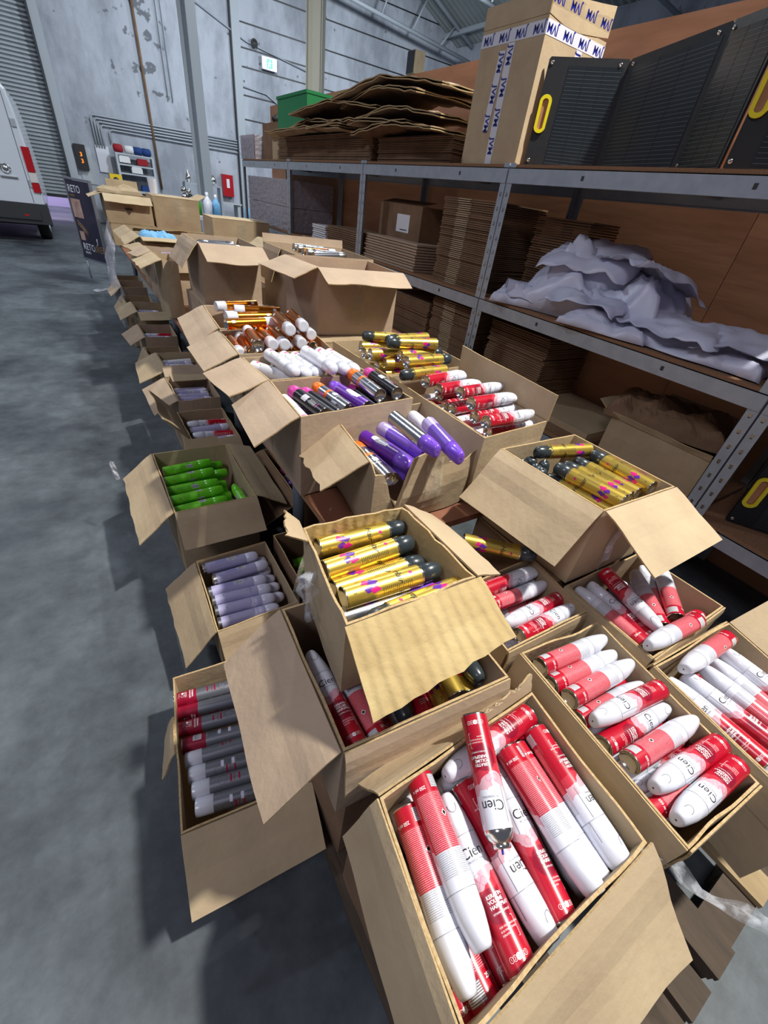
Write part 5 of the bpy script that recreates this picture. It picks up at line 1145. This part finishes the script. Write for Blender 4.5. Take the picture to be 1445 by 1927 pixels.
for k,(xc,yc,sx,sy,z,bend,rz) in enumerate(((2.50,3.85,.62,1.5,2.36,.08,.05),(2.50,3.9,.6,1.35,2.31,.07,-.08),(2.46,4.7,.6,1.5,2.27,.06,.1),(2.52,3.7,.62,1.3,2.19,.07,.02),(2.5,5.2,.6,1.7,2.17,.05,-.05),(2.48,4.3,.6,1.6,2.13,.03,.06),(2.46,5.3,.62,1.7,2.11,.02,.03),(2.46,3.6,.62,1.2,2.08,.04,-.03))):
    mb=MB(); n=16
    for dz in (0,.014):
        P=[[Vector((sx*(i/8-.5),sy*(j/n-.5),dz-bend*(abs(2*j/n-1)**1.2)*1.1-.05*bend*10*abs(i/8-.5)**2+.014*noise.noise(Vector((i*.9+k*5,j*.7,dz*30))))) for j in range(n+1)] for i in range(9)]
        mb.sheet(P,.006,'kraft_dark' if k%3 else 'kraft_grey','kraft_edge')
    tag(mb.build('flat_carton',None,(xc,yc,z),(0,0,rz)),LB[k],'flat carton','loose flat cartons on the top shelf')
t=empty('plastic_crate',(2.60,5.75,2.1),'green plastic crate on the top shelf pile','crate'); mb=MB(); mb.box(-.3,.3,-.3,.55,0,.32,'green_crate'); mb.build('crate_body',t)
mb=MB(); mb.box(-.31,.31,-.31,.56,.3,.325,'green_crate'); mb.build('crate_rim',t)
carton('small open brown carton sunk in the top shelf pile',[(2.36,6.33),(2.75,6.33),(2.75,6.68),(2.36,6.68)],2.10,.215,[(0,60,.1),(3,70,.1)],'kraft',.003)
t=empty('power_tool',(2.7,7.6,2.30),'dark tool with white cable at the far shelf end','tool'); mb=MB(); mb.tube([(-.15,0,0),(0,.1,.05),(.2,.1,.08)],[.03,.06,.04],'black_plastic',8); mb.build('tool_body',t); mb=MB(); mb.tube([(.0,0,.05),(.1,-.2,.25),(.2,-.4,.22),(.2,-.5,-.1)],.008,'white_plastic',6); mb.build('cable',t)
mb=MB(); mb.box(-.2,.3,-.3,.3,-.42,-.04,'kraft_dark'); mb.build('tool_box',t)
t.location=(2.65,7.0,2.3)
# wrapped bales
def bale(label,x0,x1,y0,y1,z0,z1,sd):
    r=empty('wrapped_bale',((x0+x1)/2,(y0+y1)/2,z0),label,'wrapped bale','film-wrapped bales at the far rack end')
    mat('bale_pack',(150,138,142),.6,rgb2=(168,156,162),scale=1.5)
    mb=MB(); mb.box(x0,x1,y0,y1,z0,z1,'bale_pack'); loc_build(mb,'packs',r)
    mb=MB(); n=14
    for (A_,B_,C_) in (((x0-.012,y1,z0),(0,-(y1-y0),0),(0,0,z1-z0)),((x0,y0-.012,z0),(x1-x0,0,0),(0,0,z1-z0))):
        A_,B_,C_=map(Vector,(A_,B_,C_)); nr=B_.cross(C_).normalized()
        P=[[A_+B_*(i/n)+C_*(j/n)+nr*.012*noise.noise(Vector((i*.9+sd,j*.5,sd))) for j in range(n+1)] for i in range(n+1)]; mb.sheet(P,.001,'film_dense')
    loc_build(mb,'film_wrap',r)
bale('film-wrapped bale on the top shelf at the far end',2.34,2.9,7.32,7.95,1.882,2.14,1)
bale('upper film-wrapped bale on the middle shelf at the far end',2.345,2.9,6.02,7.70,1.43,1.70,2)
bale('lower film-wrapped bale on the middle shelf at the far end',2.345,2.9,6.02,7.70,1.176,1.425,3)
# labelled box on middle shelf
t=empty('cardboard_box',(2.62,3.85,1.365),'reddish brown box with a white label on the middle shelf','cardboard box'); mb=MB(); mb.box(2.48,2.82,3.45,4.12,1.363,1.62,'kraft_dark'); loc_build(mb,'box_body',t)
mb=MB(); mb.box(2.4785,2.4799,3.62,3.82,1.42,1.55,'white_label'); mb.box(2.4775,2.4785,3.65,3.76,1.435,1.442,'black_ink'); loc_build(mb,'paper_label',t)
mb=MB(); mb.sheet([[Vector((2.48,3.45+.67*i/4,1.62))+Vector((.14,0,.035))*(j/3) for j in range(4)] for i in range(5)],.004,'kraft_dark','kraft_edge'); loc_build(mb,'flap',t)
# poly mailer heaps
crumple('poly_mailer_heap','large crumpled white mailing bag on the middle shelf','mailing bag',(2.62,1.68,1.176),.50,.95,.44,'poly_white',2.3,30,.002,.1)
crumple('poly_mailer_heap','rolled white mailing bag end beside the post','mailing bag',(2.42,2.10,1.176),.26,.36,.16,'poly_white',5.1,20,.002,.5)
crumple('poly_mailer_heap','folded white mailing bags at the shelf front edge','mailing bag',(2.40,1.42,1.178),.26,.5,.12,'poly_white',7.7,22,.002,.15)
crumple('poly_mailer_heap','flat grey mailing bags spread toward the right end','mailing bag',(2.58,1.02,1.178),.50,.80,.13,'poly_white',9.9,26,.002,-.05)
mb=MB(); mb.tube([(0,-.06,0),(0,.06,.01)],[.05,.055],'poly_white',16,cap=False); mb.tube([(.0,-.055,.002),(0,.05,.01)],[.044,.048],'poly_grey',16,cap=True); tag(mb.build('mailing_bag_roll',None,(2.36,2.14,1.25),(0,0,.9)),'open-mouthed roll of white mailing bag by the post','mailing bag')
def bag(label,c,sx,sy,arch,tilt,rz,sd,m='poly_white'):
    n=26; P=[]
    for i in range(n+1):
        row=[]
        for j in range(n+1):
            u,v=i/n*2-1,j/n*2-1; z=arch*(1-u*u*.8)*(1-.5*v*v)+.035*noise.noise(Vector((u*1.3+sd,v*1.5,sd)))+.02*(.5-abs(noise.noise(Vector((u*2.2+v*1.6+sd,v*2-u,sd+3)))))*2
            if abs(v)>.85: z-=.03*(abs(v)-.85)*6
            row.append(Vector((u*sx/2*(1+.1*noise.noise(Vector((v*2,sd,0)))),v*sy/2*(1+.12*noise.noise(Vector((u*2,sd,4)))),max(.002,z+tilt*u*.5+abs(tilt)*.5))))
        P.append(row)
    mb=MB(); mb.sheet(P,.0025,m,'poly_grey',True); tag(mb.build('mailing_bag',None,c,(0,0,rz)),label,'mailing bag','white mailing bags on the middle shelf')
bag('white mailing bag draped highest over the heap',(2.60,1.80,1.40),.42,.55,.10,.12,.25,3.3)
bag('white mailing bag sliding down the right of the heap',(2.60,1.42,1.36),.40,.50,.06,-.14,-.3,8.1)
bag('folded white mailing bag overhanging the shelf edge',(2.42,1.62,1.25),.28,.5,.07,.04,.1,5.6)
bag('white mailing bag lying low left of the heap',(2.44,2.05,1.20),.26,.42,.05,.05,.35,1.9)
bag('flat white mailing bag fanned toward the right end',(2.52,1.12,1.24),.40,.55,.05,.03,-.12,7.2)
bag('pale mailing bag at the right frame edge of the shelf',(2.58,.74,1.235),.46,.5,.05,.03,.2,4.4)
# low shelf right: box and clutter
carton('brown carton on the low shelf behind the gold cans',[(2.34,.62),(2.85,.62),(2.85,1.16),(2.34,1.16)],.80,.245,[(2,60,.12),(1,40,.1),(3,20,.03)],'kraft_warm',.004,group='low shelf cartons')
crumple('flat_carton','crushed dark carton sheet slumped on the low shelf carton','flat carton',(2.62,1.0,.80),.5,.6,.16,'kraft_dark',12.2,14,.006,.3)
mb=MB(); mb.box(2.32,2.9,1.22,1.9,.556,.60,'kraft_dark'); mb.box(2.34,2.88,1.25,1.85,.6005,.64,'kraft_warm'); tag(rebase(mb.build('flat_carton'),(2.6,1.5,.556)),'flat brown carton sheets on the low shelf behind','flat carton')
mb=MB(); mb.box(1.95,2.0,-.3,.75,.16,.19,'red_paint'); mb.box(1.9,2.25,-.3,1.6,.002,.155,'pallet_dark'); tag(rebase(mb.build('floor_plank_bundle'),(2.0,.2,0)),'dark planks with a red edge strip on the floor below the rack','planks')
